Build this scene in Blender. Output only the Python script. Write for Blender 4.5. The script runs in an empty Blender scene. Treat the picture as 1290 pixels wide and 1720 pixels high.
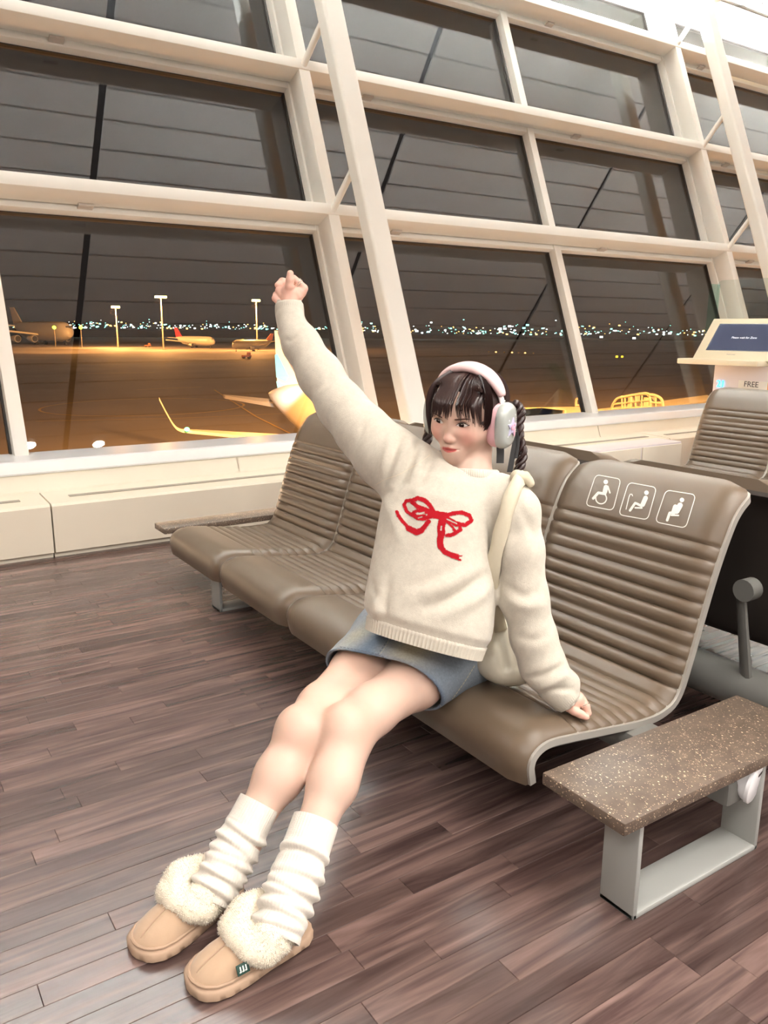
import bpy, bmesh, math, random
import numpy as np
from mathutils import Vector, Matrix
from mathutils.bvhtree import BVHTree
random.seed(7); RNG = np.random.default_rng(7)
S = bpy.context.scene
COL = S.collection

# ------------------------------------------------------------------ camera
W_PX, H_PX, F_PX = 1290., 1720., 1360.
PITCH, ROLL, YAW = map(math.radians, (12.75, 0.3, 33.6))
CAM = np.array([0., 0., 1.15])
FWD = np.array([math.sin(YAW)*math.cos(PITCH), math.cos(YAW)*math.cos(PITCH), -math.sin(PITCH)])
_r = np.array([math.cos(YAW), -math.sin(YAW), 0.]); _u = np.cross(_r, FWD)
RGT = _r*math.cos(ROLL)+_u*math.sin(ROLL); UPV = -_r*math.sin(ROLL)+_u*math.cos(ROLL)
cam_data = bpy.data.cameras.new('camera'); cam = bpy.data.objects.new('camera', cam_data); COL.objects.link(cam)
cam_data.sensor_fit = 'HORIZONTAL'; cam_data.sensor_width = 36.0; cam_data.lens = 36.0*F_PX/W_PX
cam_data.clip_start = 0.05; cam_data.clip_end = 6000
M = Matrix.Identity(4)
for i in range(3):
    M[i][0], M[i][1], M[i][2], M[i][3] = RGT[i], UPV[i], -FWD[i], CAM[i]
cam.matrix_world = M
S.camera = cam

# ------------------------------------------------------------------ world (overcast night sky over the airfield), exposure
S.view_settings.view_transform = 'Standard'; S.view_settings.look = 'None'
S.view_settings.gamma = 1.0; S.view_settings.use_curve_mapping = False
S.view_settings.exposure = 0.38
wd = bpy.data.worlds.new('night_sky'); S.world = wd; wd.use_nodes = True
nt = wd.node_tree; nt.nodes.clear()
tc = nt.nodes.new('ShaderNodeTexCoord'); sp = nt.nodes.new('ShaderNodeSeparateXYZ')
rp = nt.nodes.new('ShaderNodeValToRGB'); bg = nt.nodes.new('ShaderNodeBackground'); wo = nt.nodes.new('ShaderNodeOutputWorld')
nt.links.new(tc.outputs['Generated'], sp.inputs[0]); nt.links.new(sp.outputs['Z'], rp.inputs['Fac'])
rp.color_ramp.elements[0].position = 0.; rp.color_ramp.elements[0].color = (.0135, .0105, .0095, 1)
rp.color_ramp.elements[1].position = .5; rp.color_ramp.elements[1].color = (.0085, .0080, .0085, 1)
nt.links.new(rp.outputs['Color'], bg.inputs['Color']); bg.inputs['Strength'].default_value = 1.0
nt.links.new(bg.outputs[0], wo.inputs['Surface'])

# ------------------------------------------------------------------ large lights: ceiling panels of the hall
def area_light(name, loc, sx, sy, power, col=(1, .93, .84), rot=(0, 0, 0)):
    d = bpy.data.lights.new(name, 'AREA'); d.shape = 'RECTANGLE'; d.size = sx; d.size_y = sy; d.energy = power; d.color = col
    o = bpy.data.objects.new(name, d); o.location = loc; o.rotation_euler = rot; COL.objects.link(o); return o
def ceil_z(y): return 4.4+math.tan(math.radians(10))*(max(y, -1.2)-5)      # the ceiling rises towards the windows
CEILING_PANELS = [(-3.4, -2.6), (-.2, -2.6), (3.0, -2.6), (6.2, -2.6), (9.4, -2.6), (-3.4, -5.2), (-.2, -5.2), (3.0, -5.2), (6.2, -5.2), (-1.6, -.6), (1.4, -.6), (4.6, -.6), (7.8, -.6), (11, -.6)]
for (x, y) in CEILING_PANELS:
    area_light('ceiling_panel_light', (x, y, ceil_z(y)-0.10), 1.5, 0.9, 34, (1, .972, .972))
# fill lights added by the upper transom brighten the sloping ceiling and the frames
for x in (-3.4, 0.75, 5.3, 9.9, 13.8):
    area_light('ceiling_fill', (x, 5.86, 4.02), 4.2, .08, 700, (.93, .985, 1), (math.radians(180+14), 0, 0))
# warm fill light added above the window ledge, no lamp stands there
for x in (-2.4, 1.6, 5.6, 9.6):
    area_light('ledge_fill', (x, 4.31, .300), 3.6, .03, 13, (1, .62, .36), (math.radians(180+20), 0, 0))
DOWNLIGHTS = [(1.76, .56), (2.56, .50)]
for (x, y) in DOWNLIGHTS:
    d_ = bpy.data.lights.new('downlight', 'AREA'); d_.shape = 'DISK'; d_.size = .12; d_.energy = 14; d_.color = (1, .95, .88); d_.spread = 2.2
    o_ = bpy.data.objects.new('downlight', d_); o_.location = (x, y, ceil_z(y)-.035); COL.objects.link(o_)

# ------------------------------------------------------------------ helpers
def lin(c):
    return tuple(((v/255)/12.92 if v/255 <= .04045 else ((v/255+.055)/1.055)**2.4) for v in c)
def P(u, v, d):
    """point seen at pixel (u, v) of the 1290 x 1720 frame, d metres deep"""
    return CAM + (RGT*(u-645.)/F_PX - UPV*(v-860.)/F_PX + FWD)*d
def at(u, v, axis, val):
    r = RGT*(u-645.)/F_PX - UPV*(v-860.)/F_PX + FWD
    return CAM + r*(val-CAM[axis])/r[axis]
def px(p):
    q = np.asarray(p, float)-CAM; z = q@FWD
    return 645+F_PX*(q@RGT)/z, 860-F_PX*(q@UPV)/z, z

def mat(name, rgb, rough=.5, metal=0., noise=None, bump=None, spec=.5, emit=None, estr=1., sheen=0., sss=0., coat=0., attr=None, rand=0., trans=0.):
    """procedural material. noise=(scale, amount, stretch xyz); bump=(scale, strength, distance)"""
    m = bpy.data.materials.new(name); m.use_nodes = True; n = m.node_tree.nodes; l = m.node_tree.links
    b = n['Principled BSDF']; col = lin(rgb)
    b.inputs['Base Color'].default_value = (*col, 1); b.inputs['Roughness'].default_value = rough; b.inputs['Metallic'].default_value = metal
    b.inputs['Specular IOR Level'].default_value = spec
    if sheen: b.inputs['Sheen Weight'].default_value = sheen; b.inputs['Sheen Roughness'].default_value = .5
    if sss: b.inputs['Subsurface Weight'].default_value = sss; b.inputs['Subsurface Radius'].default_value = (.012, .005, .003); b.inputs['Subsurface Scale'].default_value = 1.0
    if coat: b.inputs['Coat Weight'].default_value = coat; b.inputs['Coat Roughness'].default_value = .15
    if trans: b.inputs['Transmission Weight'].default_value = trans
    if emit: b.inputs['Emission Color'].default_value = (*lin(emit), 1); b.inputs['Emission Strength'].default_value = estr
    t = n.new('ShaderNodeTexCoord'); src = None
    if attr:
        a = n.new('ShaderNodeAttribute'); a.attribute_name = attr; src = a.outputs['Color']
    if noise:
        sc, amt, st = noise
        mp = n.new('ShaderNodeMapping'); mp.inputs['Scale'].default_value = st; l.new(t.outputs['Object'], mp.inputs['Vector'])
        nz = n.new('ShaderNodeTexNoise'); nz.inputs['Scale'].default_value = sc; nz.inputs['Detail'].default_value = 5
        l.new(mp.outputs[0], nz.inputs['Vector'])
        mx = n.new('ShaderNodeMix'); mx.data_type = 'RGBA'; mx.blend_type = 'MULTIPLY'; mx.inputs['Factor'].default_value = 1
        rm = n.new('ShaderNodeMapRange'); rm.inputs['From Min'].default_value = .25; rm.inputs['From Max'].default_value = .75
        rm.inputs['To Min'].default_value = 1-amt; rm.inputs['To Max'].default_value = 1+amt; rm.clamp = False
        l.new(nz.outputs['Fac'], rm.inputs['Value'])
        if src is not None: l.new(src, mx.inputs['A'])
        else: mx.inputs['A'].default_value = (*col, 1)
        l.new(rm.outputs[0], mx.inputs['B']); src = mx.outputs['Result']
    if rand:
        oi = n.new('ShaderNodeObjectInfo'); hs = n.new('ShaderNodeHueSaturation')
        r2 = n.new('ShaderNodeMapRange'); r2.inputs['To Min'].default_value = 1-rand; r2.inputs['To Max'].default_value = 1+rand
        l.new(oi.outputs['Random'], r2.inputs['Value']); l.new(r2.outputs[0], hs.inputs['Value'])
        if src is not None: l.new(src, hs.inputs['Color'])
        else: hs.inputs['Color'].default_value = (*col, 1)
        src = hs.outputs['Color']
    if src is not None: l.new(src, b.inputs['Base Color'])
    if bump:
        sc, st, ds = bump[:3]
        nz = n.new('ShaderNodeTexNoise'); nz.inputs['Scale'].default_value = sc; nz.inputs['Detail'].default_value = 4
        l.new(t.outputs['Object'], nz.inputs['Vector'])
        bp = n.new('ShaderNodeBump'); bp.inputs['Strength'].default_value = st; bp.inputs['Distance'].default_value = ds
        l.new(nz.outputs['Fac'], bp.inputs['Height']); l.new(bp.outputs[0], b.inputs['Normal'])
    return m

class MB:
    """collects shapes into one mesh"""
    def __init__(s): s.v = []; s.f = []; s.fm = []; s.mi = 0
    def add(s, v, f):
        o = len(s.v); s.v += [tuple(map(float, p)) for p in v]; s.f += [tuple(i+o for i in q) for q in f]; s.fm += [s.mi]*len(f); return s
    def box(s, lo, hi, bev=0., frame=None):
        lo = np.array(lo, float); hi = np.array(hi, float); b = min(bev, *(abs(hi-lo)*.49)) if bev else 0
        if not b:
            v = [(x, y, z) for x in (lo[0], hi[0]) for y in (lo[1], hi[1]) for z in (lo[2], hi[2])]
            f = [(0, 1, 3, 2), (4, 6, 7, 5), (0, 4, 5, 1), (2, 3, 7, 6), (0, 2, 6, 4), (1, 5, 7, 3)]
        else:
            bm = bmesh.new(); bmesh.ops.create_cube(bm, size=1)
            for q in bm.verts: q.co = Vector(((lo+hi)/2+np.array(q.co)*(hi-lo)))
            bmesh.ops.bevel(bm, geom=bm.edges[:], offset=b, segments=2, affect='EDGES', profile=.5)
            bm.verts.index_update(); v = [tuple(q.co) for q in bm.verts]; f = [tuple(q.index for q in fc.verts) for fc in bm.faces]; bm.free()
        if frame is not None:
            o, ax = frame; v = [np.asarray(o)+p[0]*np.asarray(ax[0])+p[1]*np.asarray(ax[1])+p[2]*np.asarray(ax[2]) for p in v]
        return s.add(v, f)
    def tube(s, path, r, n=12, caps=True, up=(0, 0, 1), flat=1.0, round_end=0):
        path = [np.asarray(p, float) for p in path]; r = list(r) if hasattr(r, '__len__') else [r]*len(path)
        N = len(path); T = [path[min(i+1, N-1)]-path[max(i-1, 0)] for i in range(N)]
        T = [t/(np.linalg.norm(t)+1e-12) for t in T]
        a = np.asarray(up, float); a = a-T[0]*(a@T[0])
        if np.linalg.norm(a) < 1e-3: a = np.array([1., .1, .2]); a = a-T[0]*(a@T[0])
        a /= np.linalg.norm(a); v = []; f = []
        for i in range(N):
            a = a-T[i]*(a@T[i]); a /= np.linalg.norm(a)+1e-12; b = np.cross(T[i], a)
            for k in range(n):
                w = 2*math.pi*k/n; v.append(path[i]+r[i]*(math.cos(w)*a*flat+math.sin(w)*b))
        for i in range(N-1):
            for k in range(n):
                f.append((i*n+k, i*n+(k+1) % n, (i+1)*n+(k+1) % n, (i+1)*n+k))
        if caps: f += [tuple(range(n))[::-1], tuple((N-1)*n+k for k in range(n))]
        return s.add(v, f)
    def grid(s, rows, close_u=False, close_v=False, capu=False):
        """rows: list of equal-length point lists"""
        R, C = len(rows), len(rows[0]); v = [p for row in rows for p in row]; f = []
        for i in range(R if close_u else R-1):
            for j in range(C if close_v else C-1):
                i2, j2 = (i+1) % R, (j+1) % C
                f.append((i*C+j, i*C+j2, i2*C+j2, i2*C+j))
        if capu: f += [tuple(range(C))[::-1], tuple((R-1)*C+j for j in range(C))]
        return s.add(v, f)
    def ellipsoid(s, c, r, n=16, m=10, ax=None):
        ax = np.eye(3) if ax is None else np.asarray(ax); c = np.asarray(c, float)
        rows = []
        for i in range(m+1):
            th = math.pi*i/m
            rows.append([c+ax[0]*r[0]*math.sin(th)*math.cos(2*math.pi*k/n)+ax[1]*r[1]*math.sin(th)*math.sin(2*math.pi*k/n)+ax[2]*r[2]*math.cos(th) for k in range(n)])
        return s.grid(rows, close_v=True)
    def prism(s, poly, y0, y1, axes=((1, 0, 0), (0, 0, 1), (0, 1, 0)), o=(0, 0, 0)):
        """closed 2-D polygon extruded"""
        A, B, Cx = map(np.asarray, axes); o = np.asarray(o, float); n = len(poly)
        v = [o+p[0]*A+p[1]*B+y0*Cx for p in poly]+[o+p[0]*A+p[1]*B+y1*Cx for p in poly]
        f = [tuple(range(n))[::-1], tuple(range(n, 2*n))]+[(i, (i+1) % n, n+(i+1) % n, n+i) for i in range(n)]
        return s.add(v, f)
    def build(s, name, m, parent=None, smooth=True, origin=None, angle=35):
        return mesh_obj(name, s.v, s.f, m, parent, smooth, origin, angle, s.fm)

ORG = {}
def mesh_obj(name, v, f, m, parent=None, smooth=True, origin=None, angle=35, fm=None):
    v = np.asarray(v, float).reshape(-1, 3)
    base = np.zeros(3)
    if parent is not None: base = ORG[parent.name]
    o3 = base if origin is None else np.asarray(origin, float)
    me = bpy.data.meshes.new(name)
    me.from_pydata((v-o3).tolist(), [], [tuple(int(i) for i in q) for q in f])
    bm = bmesh.new(); bm.from_mesh(me); bmesh.ops.recalc_face_normals(bm, faces=bm.faces[:]); bm.to_mesh(me); bm.free()
    for mm in (m if isinstance(m, (list, tuple)) else [m]): me.materials.append(mm)
    if fm is not None and any(fm): me.polygons.foreach_set('material_index', fm)
    if smooth:
        me.polygons.foreach_set('use_smooth', [True]*len(me.polygons))
        try: me.set_sharp_from_angle(angle=math.radians(angle))
        except Exception: pass
    o = bpy.data.objects.new(name, me); COL.objects.link(o)
    if parent is not None:
        o.parent = parent; o.location = Vector((o3-base).tolist())
    else: o.location = Vector(o3.tolist())
    ORG[o.name] = o3
    return o
def tag(o, label=None, cat=None, group=None, kind=None):
    if label: o['label'] = label
    if cat: o['category'] = cat
    if group: o['group'] = group
    if kind: o['kind'] = kind
    return o
def thing(name, label, cat, loc=(0, 0, 0), group=None, kind=None):
    o = bpy.data.objects.new(name, None); COL.objects.link(o); o.location = loc; o.empty_display_size = .1
    ORG[o.name] = np.asarray(loc, float)
    return tag(o, label, cat, group, kind)
def copy_tree(o, delta, label=None):
    c = o.copy(); COL.objects.link(c); c.location = o.location+Vector(delta)
    if label: c['label'] = label
    def rec(src, dst):
        for ch in list(src.children):
            d = ch.copy(); COL.objects.link(d); d.parent = dst; rec(ch, d)
    rec(o, c); return c
def nrm(v): v = np.asarray(v, float); return v/np.linalg.norm(v)
def smoothpath(pts, n=8):
    """Catmull-Rom through points (rows may carry extra columns)"""
    p = np.asarray(pts, float); p = np.vstack([2*p[0]-p[1], p, 2*p[-1]-p[-2]]); out = []
    for i in range(1, len(p)-2):
        for k in range(n):
            t = k/n; a, b, c, d = p[i-1:i+3]
            out.append(.5*((2*b)+(-a+c)*t+(2*a-5*b+4*c-d)*t*t+(-a+3*b-3*c+d)*t**3))
    out.append(p[-2]); return np.array(out)

# ---- signed-distance modelling: smooth unions meshed with surface nets, for bodies and cloth
class Vol:
    def __init__(s, lo, hi, h):
        s.lo = np.array(lo, float); s.h = h; s.n = np.ceil((np.array(hi)-s.lo)/h).astype(int)+1
        s.g = np.full(s.n, .5, np.float32)
        s.ax = [s.lo[i]+h*np.arange(s.n[i]) for i in range(3)]
    def _box(s, lo, hi, pad):
        i0 = np.clip(np.floor((np.asarray(lo)-pad-s.lo)/s.h).astype(int), 0, s.n-1)
        i1 = np.clip(np.ceil((np.asarray(hi)+pad-s.lo)/s.h).astype(int)+1, 1, s.n)
        if np.any(i1 <= i0): return None, None
        sl = tuple(slice(a, b) for a, b in zip(i0, i1))
        X = s.ax[0][sl[0]][:, None, None]; Y = s.ax[1][sl[1]][None, :, None]; Z = s.ax[2][sl[2]][None, None, :]
        return sl, (X, Y, Z)
    def op(s, fn, lo, hi, k=.01, mode='u'):
        sl, XYZ = s._box(lo, hi, k+3*s.h+.004)
        if sl is None: return s
        d = np.broadcast_to(fn(*XYZ), s.g[sl].shape); a = s.g[sl]
        if mode == 'u':
            h = np.maximum(k-np.abs(a-d), 0)/k; s.g[sl] = np.minimum(a, d)-h*h*k*.25
        elif mode == 's':
            h = np.maximum(k-np.abs(a+d), 0)/k; s.g[sl] = np.maximum(a, -d)+h*h*k*.25
        return s
    def cap(s, a, b, ra, rb, k=.01, mode='u'):
        a = np.asarray(a, float); b = np.asarray(b, float); ba = b-a; L = ba@ba+1e-12
        def fn(X, Y, Z):
            t = np.clip(((X-a[0])*ba[0]+(Y-a[1])*ba[1]+(Z-a[2])*ba[2])/L, 0, 1)
            return np.sqrt((X-a[0]-t*ba[0])**2+(Y-a[1]-t*ba[1])**2+(Z-a[2]-t*ba[2])**2)-(ra+(rb-ra)*t)
        r = max(ra, rb); return s.op(fn, np.minimum(a, b)-r, np.maximum(a, b)+r, k, mode)
    def chain(s, pts, k=.01, mode='u'):
        for p, q in zip(pts[:-1], pts[1:]): s.cap(p[0], q[0], p[1], q[1], k, mode)
        return s
    def ell(s, c, r, ax=None, k=.01, mode='u'):
        c = np.asarray(c, float); r = np.asarray(r, float); A = np.eye(3) if ax is None else np.asarray(ax)
        def fn(X, Y, Z):
            q = [(X-c[0])*A[i][0]+(Y-c[1])*A[i][1]+(Z-c[2])*A[i][2] for i in range(3)]
            k0 = np.sqrt(sum((q[i]/r[i])**2 for i in range(3)))+1e-9; k1 = np.sqrt(sum((q[i]/r[i]**2)**2 for i in range(3)))+1e-9
            return k0*(k0-1)/k1
        e = np.sqrt(sum((A[i]*r[i])**2 for i in range(3))); return s.op(fn, c-e, c+e, k, mode)
    def loft(s, a, b, u, prof, k=.02, mode='u', p=2.0):
        """elliptic loft from a to b; prof rows (t, half width along u, half depth, shift u, shift v)"""
        a = np.asarray(a, float); b = np.asarray(b, float); w = b-a; L = np.linalg.norm(w); w = w/L
        u = np.asarray(u, float); u = nrm(u-w*(u@w)); v = np.cross(w, u); pr = np.array(prof, float)
        def fn(X, Y, Z):
            x = (X-a[0])*u[0]+(Y-a[1])*u[1]+(Z-a[2])*u[2]; y = (X-a[0])*v[0]+(Y-a[1])*v[1]+(Z-a[2])*v[2]
            z = (X-a[0])*w[0]+(Y-a[1])*w[1]+(Z-a[2])*w[2]; t = z/L
            A, B = np.interp(t, pr[:, 0], pr[:, 1]), np.interp(t, pr[:, 0], pr[:, 2])
            x = x-np.interp(t, pr[:, 0], pr[:, 3]); y = y-np.interp(t, pr[:, 0], pr[:, 4])
            d = ((np.abs(x/A)**p+np.abs(y/B)**p)**(1/p)-1)*np.minimum(A, B)
            return np.maximum(np.maximum(d, -z), z-L)
        r = pr[:, 1:3].max()+np.abs(pr[:, 3:]).max(); return s.op(fn, np.minimum(a, b)-r, np.maximum(a, b)+r, k, mode)
    def mesh(s, smooth=1):
        g = s.g; n = s.n; ins = g < 0
        cnt = np.zeros(n-1, np.int8)
        for dx in (0, 1):
            for dy in (0, 1):
                for dz in (0, 1):
                    cnt += ins[dx:n[0]-1+dx, dy:n[1]-1+dy, dz:n[2]-1+dz]
        cells = np.argwhere((cnt > 0) & (cnt < 8)); idx = -np.ones(n-1, np.int64); idx[tuple(cells.T)] = np.arange(len(cells))
        off = np.array([(dx, dy, dz) for dx in (0, 1) for dy in (0, 1) for dz in (0, 1)])
        val = np.stack([g[tuple((cells+o).T)] for o in off], 1)
        acc = np.zeros((len(cells), 3)); c2 = np.zeros(len(cells))
        for i in range(8):
            for j in range(i+1, 8):
                if np.abs(off[i]-off[j]).sum() != 1: continue
                m = (val[:, i] < 0) != (val[:, j] < 0); t = val[m, i]/(val[m, i]-val[m, j])
                acc[m] += off[i]+t[:, None]*(off[j]-off[i]); c2[m] += 1
        V = s.lo+s.h*(cells+acc/c2[:, None]); F = []
        for a in range(3):
            b, c = (a+1) % 3, (a+2) % 3
            sl0 = [slice(None)]*3; sl1 = [slice(None)]*3; sl0[a] = slice(0, -1); sl1[a] = slice(1, None)
            A, B = ins[tuple(sl0)], ins[tuple(sl1)]; e = np.argwhere(A != B)
            ok = (e[:, b] > 0) & (e[:, c] > 0) & (e[:, b] < n[b]-1) & (e[:, c] < n[c]-1); e = e[ok]
            flip = A[tuple(e.T)]; eb = np.zeros(3, int); eb[b] = 1; ec = np.zeros(3, int); ec[c] = 1
            q = np.stack([idx[tuple((e-eb-ec).T)], idx[tuple((e-ec).T)], idx[tuple(e.T)], idx[tuple((e-eb).T)]], 1)
            q[~flip] = q[~flip][:, ::-1]; F.append(q)
        F = np.vstack(F)
        for _ in range(smooth):
            ed = np.vstack([F[:, [0, 1]], F[:, [1, 2]], F[:, [2, 3]], F[:, [3, 0]]])
            sm = np.zeros_like(V); ct = np.zeros(len(V))
            for k in (0, 1):
                for d in range(3): sm[:, d] += np.bincount(ed[:, k], V[ed[:, 1-k], d], len(V))
                ct += np.bincount(ed[:, k], minlength=len(V))
            V = V*.5+.5*sm/np.maximum(ct, 1)[:, None]
        return V, F
def mesh_fast(name, V, F, m, parent=None, cols=None):
    base = ORG[parent.name] if parent is not None else np.zeros(3)
    me = bpy.data.meshes.new(name); V = V-base
    me.vertices.add(len(V)); me.vertices.foreach_set('co', V.astype(np.float32).ravel())
    me.loops.add(F.size); me.loops.foreach_set('vertex_index', F.astype(np.int32).ravel())
    me.polygons.add(len(F)); me.polygons.foreach_set('loop_start', (np.arange(len(F))*4).astype(np.int32))
    try: me.polygons.foreach_set('loop_total', np.full(len(F), 4, np.int32))
    except Exception: pass
    me.polygons.foreach_set('use_smooth', np.ones(len(F), bool)); me.update(calc_edges=True); me.validate()
    me.materials.append(m)
    if cols is not None:
        a = me.color_attributes.new('tint', 'FLOAT_COLOR', 'POINT'); a.data.foreach_set('color', np.hstack([cols, np.ones((len(cols), 1))]).astype(np.float32).ravel())
    o = bpy.data.objects.new(name, me); COL.objects.link(o); ORG[o.name] = base
    if parent is not None: o.parent = parent
    return o
def bvh_of(V, F): return BVHTree.FromPolygons([tuple(p) for p in V], [tuple(int(i) for i in q) for q in F])
def ribbon(mb, bvh, pts, w, lift=.0008, step=None, closed=False, caps=True, src=None):
    """print a stroke (frame pixels) on a surface: every vertex is laid on the surface itself"""
    pts = [np.asarray(p, float) for p in pts]
    if closed: pts = pts+[pts[0]]
    out = []
    for a, b in zip(pts[:-1], pts[1:]):
        n = max(1, int(np.linalg.norm(b-a)/(step or 2.))); out += [a+(b-a)*k/n for k in range(n)]
    out.append(pts[-1]); N = len(out); L = []
    for i in range(N):
        t = out[(i+1) % (N-1)]-out[(i-1) % (N-1)] if closed else out[min(i+1, N-1)]-out[max(i-1, 0)]
        t = t/(np.linalg.norm(t)+1e-9); nn = np.array([-t[1], t[0]]); ww = w[min(i, len(w)-1)] if hasattr(w, '__len__') else w
        L.append([out[i]+nn*ww/2, out[i]-nn*ww/2])
    def lay(q): return lay_px(bvh, q, lift)
    rows = [[lay(q) for q in row] for row in L]
    rows = [r for r in rows if all(x is not None for x in r)]
    if len(rows) > 1: mb.grid(rows)
    if caps and not closed:
        for c in (out[0], out[-1]):
            ww = w if not hasattr(w, '__len__') else w[0]
            ring = [lay(c+ww/2*np.array([math.cos(k*math.pi/6), math.sin(k*math.pi/6)])) for k in range(12)]
            if all(x is not None for x in ring): mb.add(ring, [tuple(range(12))])
def lay_px(bvh, q, lift):
    d = nrm(RGT*(q[0]-645.)/F_PX - UPV*(q[1]-860.)/F_PX + FWD)
    h = bvh.ray_cast(Vector(CAM), Vector(d))
    if h[0] is None: return None
    n = np.array(h[1]); n = n if n@d < 0 else -n
    return np.array(h[0])+n*lift
# ================================================================== materials
M_white = mat('white_paint', (232, 230, 222), .38, noise=(3, .03, (1, 1, 1)))
M_cream = mat('cream_panel', (228, 220, 202), .45, noise=(2, .03, (1, 1, 1)))
M_groove = mat('panel_joint', (150, 142, 128), .7)
M_sill = mat('sill_metal', (222, 224, 226), .28, noise=(6, .04, (1, 1, 1)))
M_wall = mat('wall_paint', (112, 104, 96), .6)
M_ceil = mat('ceiling_panel', (235, 233, 228), .6)
M_seal = mat('rubber_seal', (38, 33, 30), .6)
M_bracket = mat('bracket_grey', (196, 188, 178), .5)
M_dark = mat('outer_bronze', (74, 56, 42), .45, noise=(3, .12, (1, 1, 1)))
M_lamp = mat('lamp_glow', (255, 250, 240), .5, emit=(255, 246, 232), estr=9.)
M_lampb = mat('downlight_glow', (255, 250, 240), .5, emit=(255, 248, 236), estr=60.)

def glass_mat(name, tint=(1, 1, 1), ior=1.5, mul=1.25):
    m = bpy.data.materials.new(name); m.use_nodes = True; n = m.node_tree.nodes; l = m.node_tree.links; n.clear()
    tr = n.new('ShaderNodeBsdfTransparent'); tr.inputs[0].default_value = (*tint, 1)
    gl = n.new('ShaderNodeBsdfGlossy'); gl.inputs['Roughness'].default_value = .005
    fr = n.new('ShaderNodeFresnel'); ge = n.new('ShaderNodeNewGeometry'); mr = n.new('ShaderNodeMapRange')   # thin pane: the same air-to-glass Fresnel on both faces
    mr.inputs['To Min'].default_value = ior; mr.inputs['To Max'].default_value = 1/ior; l.new(ge.outputs['Backfacing'], mr.inputs['Value']); l.new(mr.outputs[0], fr.inputs['IOR'])
    mu = n.new('ShaderNodeMath'); mu.operation = 'MULTIPLY'; mu.inputs[1].default_value = mul; mu.use_clamp = True
    mx = n.new('ShaderNodeMixShader'); o = n.new('ShaderNodeOutputMaterial')
    l.new(fr.outputs[0], mu.inputs[0]); l.new(mu.outputs[0], mx.inputs[0]); l.new(tr.outputs[0], mx.inputs[1]); l.new(gl.outputs[0], mx.inputs[2]); l.new(mx.outputs[0], o.inputs[0])
    return m
M_glass = glass_mat('window_glass', (.96, .97, .96), 1.5, 1.35)

def wood_mat():
    m = bpy.data.materials.new('plank_wood'); m.use_nodes = True; n = m.node_tree.nodes; l = m.node_tree.links; b = n['Principled BSDF']
    t = n.new('ShaderNodeTexCoord'); oi = n.new('ShaderNodeObjectInfo')
    off = n.new('ShaderNodeVectorMath'); off.operation = 'MULTIPLY_ADD'
    cb = n.new('ShaderNodeCombineXYZ')
    ma = n.new('ShaderNodeMath'); ma.operation = 'MULTIPLY'; ma.inputs[1].default_value = 37.
    l.new(oi.outputs['Random'], ma.inputs[0])
    for k in 'XYZ': l.new(ma.outputs[0], cb.inputs[k])
    off.inputs[1].default_value = (1.2, 15., 6.); l.new(t.outputs['Object'], off.inputs[0]); l.new(cb.outputs[0], off.inputs[2])
    nz = n.new('ShaderNodeTexNoise'); nz.inputs['Scale'].default_value = 1.6; nz.inputs['Detail'].default_value = 6; nz.inputs['Distortion'].default_value = 1.2
    l.new(off.outputs[0], nz.inputs['Vector'])
    r = n.new('ShaderNodeValToRGB'); e = r.color_ramp
    e.elements[0].position = .33; e.elements[0].color = (*lin((68, 50, 48)), 1)
    e.elements[1].position = .74; e.elements[1].color = (*lin((122, 97, 90)), 1)
    k = e.elements.new(.52); k.color = (*lin((93, 73, 68)), 1)
    l.new(nz.outputs['Fac'], r.inputs['Fac'])
    # grain pores
    n2 = n.new('ShaderNodeTexNoise'); n2.inputs['Scale'].default_value = 7.; n2.inputs['Detail'].default_value = 3; l.new(off.outputs[0], n2.inputs['Vector'])
    r2 = n.new('ShaderNodeMapRange'); r2.inputs['From Min'].default_value = .35; r2.inputs['From Max'].default_value = .65; r2.inputs['To Min'].default_value = .92; r2.inputs['To Max'].default_value = 1.06
    l.new(n2.outputs['Fac'], r2.inputs['Value'])
    # a different tone for every plank
    wn = n.new('ShaderNodeTexWhiteNoise'); wn.noise_dimensions = '1D'; l.new(oi.outputs['Random'], wn.inputs['W'])
    r3 = n.new('ShaderNodeMapRange'); r3.inputs['To Min'].default_value = .66; r3.inputs['To Max'].default_value = 1.10; l.new(wn.outputs['Value'], r3.inputs['Value'])
    mm = n.new('ShaderNodeMath'); mm.operation = 'MULTIPLY'; l.new(r2.outputs[0], mm.inputs[0]); l.new(r3.outputs[0], mm.inputs[1])
    hs = n.new('ShaderNodeHueSaturation'); l.new(r.outputs['Color'], hs.inputs['Color']); l.new(mm.outputs[0], hs.inputs['Value']); hs.inputs['Saturation'].default_value = .92
    l.new(hs.outputs['Color'], b.inputs['Base Color'])
    b.inputs['Roughness'].default_value = .27; b.inputs['Specular IOR Level'].default_value = .5
    bp = n.new('ShaderNodeBump'); bp.inputs['Strength'].default_value = .12; bp.inputs['Distance'].default_value = .001
    l.new(n2.outputs['Fac'], bp.inputs['Height']); l.new(bp.outputs[0], b.inputs['Normal'])
    return m
M_wood = wood_mat(); M_subfloor = mat('floor_joint', (58, 46, 40), .7)

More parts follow.
